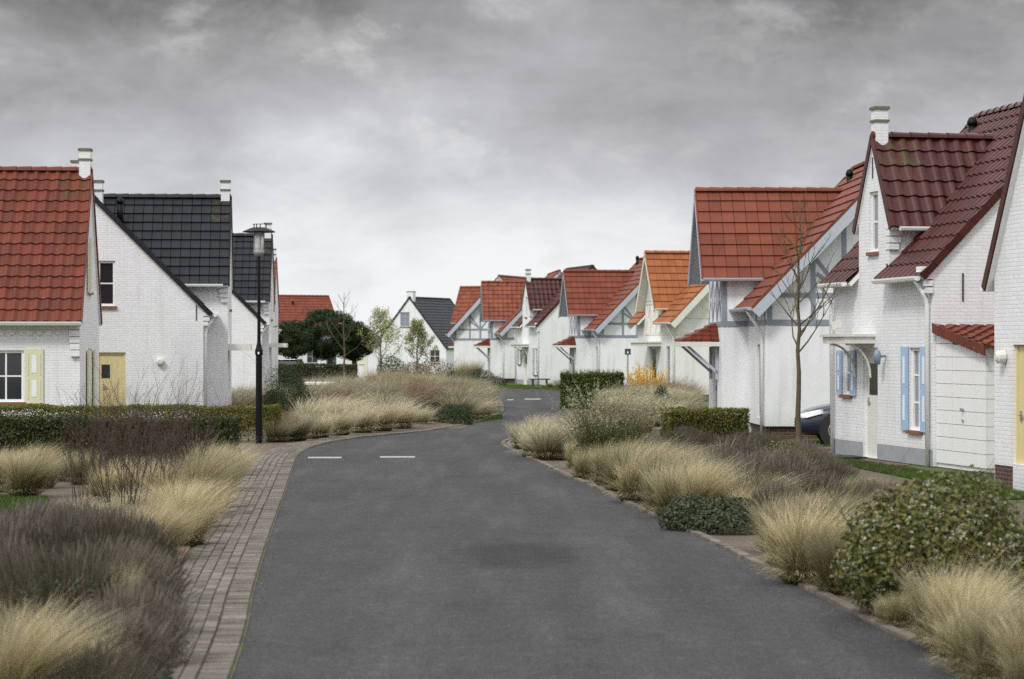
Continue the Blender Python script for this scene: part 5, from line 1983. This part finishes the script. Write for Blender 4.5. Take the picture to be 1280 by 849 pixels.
t = thing('bench', 'low black bench on the lawn before the white chimney house', 'bench', (1.55, 134.2, 0), R(8))
mb = MB()
mb.box(-0.55, 0.55, -0.2, 0.2, 0.36, 0.42)
mb.build('seat', M['black'], t)
for sx in (-0.42, 0.36):
    mb = MB()
    mb.box(sx, sx + 0.06, -0.18, 0.18, 0, 0.358)
    mb.build('leg', M['black'], t)
fill(10, [(1.9, 128), (3.3, 124), (3.6, 130), (2.6, 133)], (0.4, 0.6), 'marram', 'marram_grass', 'low dry grass at the far lawn edge by the bench', 'grasses by the bench', (1.2, 1.5), 0.8, mind=0.4)

# ---- dry litter along the road edges
n = 9000
P_ = []
for path, sgn, wd_ in ((pr, -1, 0.16), (pn, 1, 0.22), (pn, 1, 0.7)):
    for _ in range(n // 3):
        k = random.randrange(len(path) - 1)
        if path[k][1] > 70:
            continue
        f = random.random()
        x = path[k][0] * (1 - f) + path[k + 1][0] * f
        y = path[k][1] * (1 - f) + path[k + 1][1] * f
        off = abs(random.gauss(0, wd_)) - 0.12
        P_.append((x - sgn * off, y, 0.008 if off < 0.0 else 0.036))
P_ = np.array(P_)
o = np_mesh('leaf_litter', *leaves(P_, np.tile([0, 0, 1.0], (len(P_), 1)), 0.010, 0.3, 0.25), M['reddry'])
o['kind'] = 'stuff'
tag(o, 'dry straw and leaf litter lying along the road edges', 'litter')

# ---- right side
GR = 'feather grasses on the right bend'
tufts([(650, 571, 50, 1.3), (676, 575, 54, 1.3), (700, 574, 54, 1.3), (640, 561, 42, 1.3), (665, 561, 48, 1.3), (690, 562, 50, 1.3), (716, 566, 50, 1.3), (722, 556, 46, 1.3), (702, 552, 42, 1.3),
       (650, 552, 38, 1.3), (676, 550, 36, 1.3), (662, 545, 30, 1.3), (735, 560, 46, 1.3), (690, 545, 30, 1.3)],
      'palegold', 'feather_grass', 'very pale feather grass tuft at the tip of the right bend', GR, dx=0.22)
tufts([(735, 606, 60, 1.2), (756, 616, 66, 1.2), (716, 598, 46, 1.1), (780, 628, 76, 1.2), (802, 640, 82, 1.2), (826, 648, 86, 1.2), (848, 650, 80, 1.2), (866, 640, 70, 1.2), (762, 600, 60, 1.2),
       (792, 610, 70, 1.2), (822, 620, 72, 1.2), (850, 626, 66, 1.2), (810, 630, 78, 1.2), (838, 636, 76, 1.2), (744, 596, 50, 1.2)],
      'gold', 'feather_grass', 'wind bent golden feather grass tuft along the right road edge', GR, dx=0.24)
tufts([(960, 712, 96, 1.2), (990, 730, 112, 1.2), (1022, 744, 112, 1.1), (1048, 750, 72, 1.1), (945, 690, 84, 1.1), (976, 702, 104, 1.2), (1002, 708, 104, 1.2), (1032, 718, 80, 1.1),
       (968, 690, 80, 1.2), (1010, 728, 110, 1.2)],
      'gold', 'feather_grass', 'golden feather grass tuft left of the white flowering shrub', GR, dx=0.20)
tufts([(1136, 803, 108, 1.15), (1165, 815, 104, 1.1), (1192, 842, 126, 1.15), (1222, 852, 138, 1.15), (1252, 872, 150, 1.15), (1284, 862, 140, 1.1), (1110, 782, 50, 1.3), (1180, 822, 112, 1.1),
       (1150, 820, 70, 1.2), (1085, 778, 40, 1.3), (1282, 905, 80, 1.3), (1240, 880, 90, 1.2), (1210, 860, 90, 1.2)],
      'gold', 'feather_grass', 'golden feather grass tuft in front of the white flowering shrub', GR, dx=0.18)
tufts([(1042, 640, 52, 1.1), (1056, 634, 50, 1.1)], 'gold', 'feather_grass', 'small lone feather grass tuft among the right lavender', GR)
tufts([(726, 592, 40, 1.2), (748, 604, 44, 1.2), (772, 618, 46, 1.2), (800, 634, 50, 1.2), (928, 690, 50, 1.2), (950, 700, 60, 1.2), (1012, 742, 60, 1.2), (1040, 756, 56, 1.2),
       (1070, 768, 40, 1.2), (1100, 784, 60, 1.2), (1125, 798, 70, 1.2), (1156, 816, 80, 1.2), (1232, 862, 90, 1.2), (890, 655, 60, 1.2), (905, 650, 60, 1.2), (700, 585, 40, 1.1), (712, 590, 40, 1.1)],
      'gold', 'feather_grass', 'small golden grass tuft filling the edge of the right bed', GR, dx=0.30)
tufts([(880, 610, 50, 1.2), (935, 628, 52, 1.2), (975, 618, 50, 1.2), (905, 590, 42, 1.2), (1000, 640, 52, 1.2), (845, 585, 44, 1.2), (950, 600, 44, 1.2)],
      'marram', 'marram_grass', 'thin grey straw grass growing between the right lavender bushes', GR, 0.80)
GW = 'lavender bushes in the right bed'
for (px, py, hm, wf) in ((820, 592, .62, 1.1), (860, 602, .66, 1.1), (900, 612, .68, 1.1), (942, 618, .70, 1.1), (982, 612, .68, 1.1), (1016, 607, .60, 1.1), (842, 574, .58, 1.2), (882, 578, .62, 1.2),
                         (922, 586, .66, 1.2), (962, 584, .66, 1.2), (1002, 592, .64, 1.1), (905, 642, .62, 1.1), (948, 648, .66, 1.1), (880, 622, .64, 1.1), (985, 632, .66, 1.1), (868, 640, .55, 1),
                         (1015, 640, .6, 1.1), (1040, 612, .5, 1.1), (930, 600, .66, 1.2), (800, 580, .5, 1.1), (970, 655, .55, 1.0), (1060, 660, .5, 1.1), (1085, 640, .45, 1.1), (1030, 668, .5, 1.1), (860, 560, .5, 1.2), (930, 566, .5, 1.2)):
    x, y = gp(px, py)
    lavender(x, y, hm, wf, 'grey purple lavender bush in the right bed before the half-timbered house', GW)
for k, (px, py, r_, h_, mt) in enumerate(((866, 662, .40, .36, 'bluegreen'), (906, 666, .42, .34, 'bluegreen'), (985, 606, .62, .55, 'olive'), (925, 640, .4, .42, 'bluegreen'))):
    shrub('ground_shrub', ('low dark green shrub at the right kerb, left one of two', 'low dark green shrub at the right kerb, right one of two', 'dark olive shrub within the right lavender', 'grey green shrub within the right lavender')[k],
          'shrub', gp(px, py), r_, r_, h_, 0.06, 5200, 0.026, M[mt], 20 + k, amp=0.3, twig=False)
# flowering shrubs
shrub('flowering_shrub', 'large round shrub covered in small white blossoms at the right edge', 'shrub', gp(1168, 772), 0.70, 0.68, 0.56, 0.46, 19000, 0.025, M['olive'], 31, amp=0.22,
      blossom=(1900, 0.010, M['blossom'], 5), lumps=14)
shrub('flowering_shrub', 'second white blossomed shrub cut by the right edge of the bed', 'shrub', gp(1290, 765), 0.50, 0.6, 0.32, 0.28, 12000, 0.021, M['olive'], 33, amp=0.26,
      blossom=(900, 0.011, M['blossom'], 5), lumps=12)
x, y = gp(762, 594)
t = thing('spirea_shrub', 'arching shrub of pale blossoming sprays at the right bend', 'shrub', (x, y, 0))
V, Fc, T = blades(520, 0.34, 1.28, 0.70, (0.12, 0), 0.004, 5, 0.25, 0.16, power=1.5)
mb = MB()
np_mesh('stem', V, Fc, T, M['olive'], t)
Vs = V.reshape(520, 12, 3)
P_ = []
for q in range(520):
    for j in range(34):
        s_ = 5 * (0.30 + 0.70 * random.random() ** 0.8)
        k = min(4, int(s_))
        f = s_ - k
        P_.append(Vs[q, 2 * k] * (1 - f) + Vs[q, 2 * k + 2] * f)
P_ = np.array(P_) + rng.normal(0, 0.012, (len(P_), 3))
hz = np.clip(np.linalg.norm(P_ - np.array([0, 0, .2]), axis=1) / 1.15, 0, 1)
tv = np.clip(hz ** 2.2 * 0.8 + rng.normal(0, .22, len(P_)), 0, 1)
np_mesh('foliage', *leaves(P_, rng.normal(0, 1, P_.shape), 0.017, 0.42, 0.6, tv), M['spirea'], t)
p, q = lumpy(9000, 0.62, 0.55, 0.55, 0.25, seed=9)
np_mesh('inner_foliage', *leaves(p, q, 0.022, 0.5), M['olive'], t)

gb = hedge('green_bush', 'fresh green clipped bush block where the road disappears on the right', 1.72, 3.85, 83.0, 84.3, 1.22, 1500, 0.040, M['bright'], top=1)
V, Fc, T = blades(420, 0.0, 0.22, 0.10, (0, 0), 0.018, 2, 0.45, org=np.stack([rng.uniform(-1.05, 1.05, 420), rng.uniform(-0.6, 0.6, 420), np.full(420, 1.12)], 1))
T[:, 0] = rng.uniform(0.4, 1, len(T))
np_mesh('sprig', V, Fc, T, M['bright'], gb)
t = thing('forsythia', 'loose yellow blossoming forsythia behind the pale grass mound', 'shrub', (4.62, 82.5, 0))
V, Fc, T = blades(110, 0.34, 1.42, 0.48, (0.0, 0), 0.007, 5, 0.14, 0.06, power=1.3)
np_mesh('stem', V, Fc, T, M['reddry'], t)
Vs = V.reshape(110, 12, 3)
P_ = []
for q in range(110):
    for jj in range(42):
        s_ = 5 * (0.42 + 0.57 * random.random())
        k = min(4, int(s_))
        P_.append(Vs[q, 2 * k] * (1 - s_ + k) + Vs[q, 2 * k + 2] * (s_ - k))
P_ = np.array(P_) + rng.normal(0, 0.016, (len(P_), 3))
np_mesh('blossom', *leaves(P_, rng.normal(0, 1, P_.shape), 0.026, 0.5), M['forsythia'], t)

fill(36, [(2.5, 67.5), (4.9, 66), (5.35, 70), (5.6, 80), (3.9, 80.5), (3.0, 76)], (0.70, 0.95), 'marram', 'marram_grass', 'tall straw grass clump on the right mound by the orange roofed house',
     'tall grasses on the right mound', (1.0, 1.3), 0.80, z=mound, mind=0.36)
fill(22, [(2.4, 66), (4.2, 65), (4.4, 72), (3.0, 75)], (0.62, 0.85), 'palegold', 'feather_grass', 'pale grass tuft on the right mound behind the box hedge',
     'tall grasses on the right mound', (1.0, 1.3), 0.62, z=mound, mind=0.36)
fill(14, [(4.2, 78), (6.0, 78), (6.4, 88), (4.4, 88)], (0.9, 1.15), 'reddry', 'dry_grass', 'brown dry grass before the orange roofed house', 'russet dry grasses right', (1, 1.3), 0.6, mind=0.45)
fill(10, [(1.9, 58), (3.3, 58), (3.5, 64), (2.0, 64)], (0.5, 0.7), 'reddry', 'dry_grass', 'low brown grass behind the pale blossoming shrub', 'russet dry grasses right', (1, 1.3), 0.6, mind=0.5)
shrub('evergreen_shrub', 'dark green shrub standing in the right grass mound', 'shrub', (4.30, 69.5, 0.1), 0.26, 0.25, 0.5, 0.35, 2600, 0.035, M['evergreen'], 52, twig=False)
fill(12, [(3.4, 65), (5.3, 63.9), (5.3, 66), (3.4, 67)], (0.42, 0.55), 'marram', 'marram_grass', 'low green grass at the foot of the right mound', 'low grasses', (1.2, 1.5), 0.8, mind=0.3)
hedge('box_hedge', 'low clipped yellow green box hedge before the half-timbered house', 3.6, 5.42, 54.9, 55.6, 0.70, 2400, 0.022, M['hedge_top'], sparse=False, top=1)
hedge('box_hedge', 'small side piece of low hedge running back beside the timber porch', 3.6, 4.1, 55.7, 58.2, 0.66, 1600, 0.022, M['hedge_top'], sparse=False, top=1)

t = thing('sign_post', 'small dark sign on a thin grey post before the flat red roofed house', 'sign', (4.22, 87.5, 0))
mb = MB()
mb.tube([(0, 0, 0), (0, 0, 2.02)], 0.028, 8)
mb.build('post', M['zinc'], t)
mb = MB()
mb.box(-0.11, 0.11, -0.05, -0.03, 1.88, 2.10)
mb.build('sign_board', M['iron'], t, bevel=0.004)
mb = MB()
mb.box(-0.025, 0.025, -0.056, -0.051, 1.93, 2.00)
mb.build('sign_symbol', M['white'], t)

# ---- parked cars
def car(name, label, x, y, rz, paint):
    t = thing(name, label, 'car', (x, y, 0), rz)
    # stations along the length: x, half width at the sill, half width at the shoulder, bottom, shoulder height, centre height
    st = [(0.00, .62, .60, .32, .55, .60), (0.06, .76, .72, .22, .66, .70), (0.30, .86, .82, .20, .76, .82), (0.75, .90, .86, .20, .83, .92), (1.25, .90, .87, .20, .88, .99),
          (1.9, .90, .87, .20, .92, 1.0), (3.2, .90, .87, .20, .94, 1.0), (3.9, .88, .84, .22, .95, 1.0), (4.25, .80, .76, .30, .90, .96), (4.32, .70, .68, .45, .80, .84)]
    mb = MB()
    n = 10
    for (sx, a, b_, z0, z1, z2) in st:
        ring = [(-a * .9, z0), (-a, z0 + .12), (-a * 1.01, (z0 + z1) / 2), (-b_, z1), (-b_ * .75, z1 + (z2 - z1) * .7), (0, z2), (b_ * .75, z1 + (z2 - z1) * .7), (b_, z1), (a * 1.01, (z0 + z1) / 2), (a, z0 + .12), (a * .9, z0)]
        mb.v += [(sx, p[0], p[1]) for p in ring]
        mb.c += [(0.5, 0, 0, 1)] * 11
    for i in range(len(st) - 1):
        for j in range(11):
            mb.f.append((i * 11 + j, i * 11 + (j + 1) % 11, (i + 1) * 11 + (j + 1) % 11, (i + 1) * 11 + j))
    mb.f.append(tuple(range(11)))
    mb.f.append(tuple((len(st) - 1) * 11 + k for k in range(11)))
    body = mb.build('body', M[paint], t, smooth=True)
    md = body.modifiers.new('s', 'SUBSURF')
    md.levels = md.render_levels = 2
    mb = MB()
    cab = [(1.15, .74, .98), (1.75, .64, 1.38), (2.3, .62, 1.47), (3.2, .62, 1.44), (3.95, .70, 1.0)]
    for (sx, w, z) in cab:
        mb.v += [(sx, -w - (.12 if z > 1.1 else .05), .92), (sx, -w, z), (sx, w, z), (sx, w + (.12 if z > 1.1 else .05), .92)]
        mb.c += [(0.5, 0, 0, 1)] * 4
    for i in range(4):
        for j in range(4):
            mb.f.append((i * 4 + j, i * 4 + (j + 1) % 4, (i + 1) * 4 + (j + 1) % 4, (i + 1) * 4 + j))
    mb.f += [(0, 1, 2, 3), (16, 17, 18, 19)]
    mb.build('window', M['glass'], t)
    mb = MB()
    mb.box(1.8, 3.25, -.63, .63, 1.43, 1.50)
    mb.build('roof', M[paint], t, bevel=0.03)
    for sy in (-1, 1):
        mb = MB()
        y0 = sy * .79
        for (a0, z0, w, hh) in ((0.10, .60, .42, .15),):
            pts = [(0.04, sy * .60, .60), (0.20, sy * .845, .61), (0.52, sy * .885, .70), (0.50, sy * .86, .79), (0.22, sy * .80, .735), (0.06, sy * .62, .685)]
            o_ = [(p[0] - 0.012, p[1] + sy * .012, p[2]) for p in pts]
            i_ = [(p[0] + 0.04, p[1] - sy * .06, p[2]) for p in pts]
            mb.poly(o_)
            mb.poly(i_)
            for k in range(6):
                mb.poly([o_[k], o_[(k + 1) % 6], i_[(k + 1) % 6], i_[k]])
        mb.build('headlight', M['headlight'], t)
        for wx in (0.86, 3.45):
            w = MB()
            yy = sy * .80
            pr_ = [(.20, .11), (.29, .11), (.325, .08), (.33, 0), (.325, -.08), (.29, -.11), (.20, -.11)]
            for k in range(24):
                a = 2 * math.pi * k / 24
                for (r_, dy) in pr_:
                    w.v.append((wx + r_ * math.cos(a), yy + dy, .33 + r_ * math.sin(a)))
                    w.c.append((0.5, 0, 0, 1))
            for k in range(24):
                for j in range(6):
                    q0, q1 = k * 7, ((k + 1) % 24) * 7
                    w.f.append((q0 + j, q0 + j + 1, q1 + j + 1, q1 + j))
            wh = w.build('wheel', M['rubber'], t, smooth=True)
            rm = MB()
            ys = yy + sy * .105
            for k in range(10):
                a = 2 * math.pi * k / 10
                rm.tube([(wx, ys - sy * .02, .33), (wx + .20 * math.cos(a), ys, .33 + .20 * math.sin(a))], .018, 5)
            rm.tube([(wx, ys - .01, .33), (wx, ys + sy * .01, .33)], .05, 10)
            ring = [(wx + .20 * math.cos(2 * math.pi * k / 24), ys, .33 + .20 * math.sin(2 * math.pi * k / 24)) for k in range(25)]
            rm.tube(ring, .016, 5)
            rm.build('rim', M['alloy'], wh)
    for sy in (-1, 1):
        for wx in (0.86, 3.45):
            ar = MB()
            ar.tube([(wx, sy * .70, .34), (wx, sy * .912, .34)], .40, 20)
            ar.build('wheel_arch', M['rubber'], t)
    gr = MB()
    for k in range(4):
        gr.box(-0.02, 0.02, -.38, .38, .36 + k * .06, .38 + k * .06)
    gr.box(-0.005, 0.05, -.42, .42, .34, .58)
    gr.build('grille', M['black'], t)
    for sy in (-1, 1):
        mi = MB()
        mi.boxv((1.45, sy * .88, 1.0), (0.14, 0, 0), (0, sy * .16, 0), (0, 0, .11))
        mi.build('mirror', M[paint], t)
    return t


car('parked_car', 'dark blue car with its nose out between the two nearest right houses', 6.22, 52.6, R(-4), 'carblue')
car('parked_car', 'dark car far away beside the left houses before the pine trees', -13.4, 137, R(80), 'cardark')

# ------------------------------------------------------------------ world, sun, camera
SUN_EL, SUN_AZ = 48.0, 215.0            # azimuth clockwise from +Y: behind the camera to the left
w = bpy.data.worlds.new('World')
scene.world = w
w.use_nodes = True
nt = w.node_tree
bg = nt.nodes['Background']
sky = nt.nodes.new('ShaderNodeTexSky')
sky.sky_type = 'NISHITA'
sky.sun_disc = False
sky.sun_elevation = R(SUN_EL)
sky.sun_rotation = R(SUN_AZ)
sky.dust_density = 3
tc = nt.nodes.new('ShaderNodeTexCoord').outputs['Generated']
sx = nd(nt, 'ShaderNodeSeparateXYZ')
nt.links.new(tc, sx.inputs[0])


def mathn(op, a, b_=None, c=None):
    n = nd(nt, 'ShaderNodeMath', operation=op)
    for i, v in enumerate((a, b_, c)):
        if v is None:
            continue
        if isinstance(v, (int, float)):
            n.inputs[i].default_value = v
        else:
            nt.links.new(v, n.inputs[i])
    return n.outputs[0]


def skynoise(scale, sc, detail=6, rough=0.6, off=(0, 0, 0), dist=0.0):
    mp = nd(nt, 'ShaderNodeMapping')
    mp.inputs['Scale'].default_value = sc
    mp.inputs['Location'].default_value = off
    nt.links.new(tc, mp.inputs['Vector'])
    n = nt.nodes.new('ShaderNodeTexNoise')
    n.inputs['Scale'].default_value = scale
    n.inputs['Detail'].default_value = detail
    n.inputs['Roughness'].default_value = rough
    n.inputs['Distortion'].default_value = dist
    nt.links.new(mp.outputs[0], n.inputs['Vector'])
    return n.outputs['Fac']


n1 = skynoise(7.0, (1, 1, 2.4), 7, 0.55, (3.1, 0.2, 0.7), 0.3)
n2 = skynoise(20.0, (1, 1, 1.8), 8, 0.62, (1.3, 5.2, 0.1), 0.6)
# cloud deck: the boundary height wanders with the noise
el = mathn('ADD', sx.outputs['Z'], mathn('MULTIPLY', mathn('SUBTRACT', n1, 0.5), -0.115))
el = mathn('ADD', el, mathn('MULTIPLY', mathn('SUBTRACT', n2, 0.5), -0.045))
el = mathn('ADD', el, mathn('MULTIPLY', mathn('ABSOLUTE', mathn('ADD', sx.outputs['X'], 0.0)), 0.06))
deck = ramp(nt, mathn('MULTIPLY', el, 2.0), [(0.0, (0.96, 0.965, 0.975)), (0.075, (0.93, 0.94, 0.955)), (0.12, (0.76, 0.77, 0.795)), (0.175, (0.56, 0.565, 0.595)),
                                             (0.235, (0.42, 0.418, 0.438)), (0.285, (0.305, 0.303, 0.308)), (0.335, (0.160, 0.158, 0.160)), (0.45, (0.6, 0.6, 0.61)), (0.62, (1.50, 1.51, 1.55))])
# lighter ragged scraps of cloud
s1 = skynoise(17.0, (1, 1, 1.7), 11, 0.60, (0.4, 2.2, 0.3), 0.25)
deck = mix_rgb(nt, deck, (0.74, 0.74, 0.75), mathn('MULTIPLY', ramp(nt, s1, [(0.46, 0.0), (0.58, 0.16), (0.72, 0.65)]), ramp(nt, sx.outputs['Z'], [(0.02, 0.0), (0.06, 1.0)])))
deck = mix_rgb(nt, deck, (0.20, 0.203, 0.22), mathn('MULTIPLY', ramp(nt, skynoise(9.0, (1, 1, 1.6), 6, 0.5, (7.4, 1.2, 2.3), 0.0), [(0.48, 0.0), (0.72, 0.55)]), ramp(nt, sx.outputs['Z'], [(0.04, 0.0), (0.09, 1.0)])))


def scrap(px, py, r, amt, col=(0.76, 0.74, 0.72)):
    global deck
    d0 = Vector(((px - 640), F, (HOR - py))).normalized()
    ds = nd(nt, 'ShaderNodeVectorMath', operation='DISTANCE')
    mp = nd(nt, 'ShaderNodeMapping')
    mp.inputs['Scale'].default_value = (1, 1, 1.9)
    nt.links.new(tc, mp.inputs['Vector'])
    nt.links.new(mp.outputs[0], ds.inputs[0])
    ds.inputs[1].default_value = (d0.x, d0.y, d0.z * 1.9)
    nn = skynoise(48.0, (1, 1, 1.5), 11, 0.70, (px * 0.01, 0, 0), 0.5)
    v = mathn('SUBTRACT', mathn('MULTIPLY_ADD', nn, 3.2, -1.05), mathn('DIVIDE', ds.outputs['Value'], r))
    deck = mix_rgb(nt, deck, col, ramp(nt, v, [(0.0, 0.0), (0.25, amt * 0.35), (0.9, amt)]))


scrap(442, 55, 0.030, 0.60, (0.70, 0.68, 0.66))
scrap(385, 50, 0.03, 0.35, (0.6, 0.58, 0.57))
scrap(568, 178, 0.027, 0.55, (0.82, 0.82, 0.83))
scrap(522, 162, 0.018, 0.55, (0.82, 0.82, 0.83))
scrap(955, 15, 0.055, 0.4, (0.55, 0.53, 0.52))
scrap(1010, 190, 0.07, 0.3, (0.6, 0.6, 0.61))
nis = nd(nt, 'ShaderNodeVectorMath', operation='SCALE')
nt.links.new(sky.outputs[0], nis.inputs[0])
nis.inputs['Scale'].default_value = 0.08
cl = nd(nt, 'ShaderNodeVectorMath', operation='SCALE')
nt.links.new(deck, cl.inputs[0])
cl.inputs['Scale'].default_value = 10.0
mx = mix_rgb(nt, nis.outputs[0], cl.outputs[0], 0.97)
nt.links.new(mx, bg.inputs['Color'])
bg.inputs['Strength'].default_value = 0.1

sl = bpy.data.lights.new('sun', 'SUN')
sl.energy = 2.1
sl.angle = R(12)
sl.color = (1.0, 0.975, 0.945)
so = bpy.data.objects.new('sun', sl)
COL.objects.link(so)
az, e = R(SUN_AZ), R(SUN_EL)
d_ = Vector((math.sin(az) * math.cos(e), math.cos(az) * math.cos(e), math.sin(e)))
so.rotation_euler = d_.to_track_quat('Z', 'Y').to_euler()
so.location = (0, 0, 30)

cam = bpy.data.cameras.new('camera')
cam.sensor_width = 36.0
cam.lens = F / 1280 * 36.0
cam.clip_start = 0.5
cam.clip_end = 4000
cam.dof.use_dof = True
cam.dof.focus_distance = 48
cam.dof.aperture_fstop = 3.2
co = bpy.data.objects.new('camera', cam)
COL.objects.link(co)
co.location = (0, 0, EYE)
co.rotation_euler = (R(90) + math.atan((HOR - 424.5) / F), 0, 0)
scene.camera = co
scene.view_settings.view_transform = 'Standard'
scene.view_settings.look = 'None'
scene.view_settings.exposure = 0.0
scene.view_settings.gamma = 1.0
scene.view_settings.use_curve_mapping = False
scene.cycles.use_denoising = False
scene.cycles.max_bounces = 6
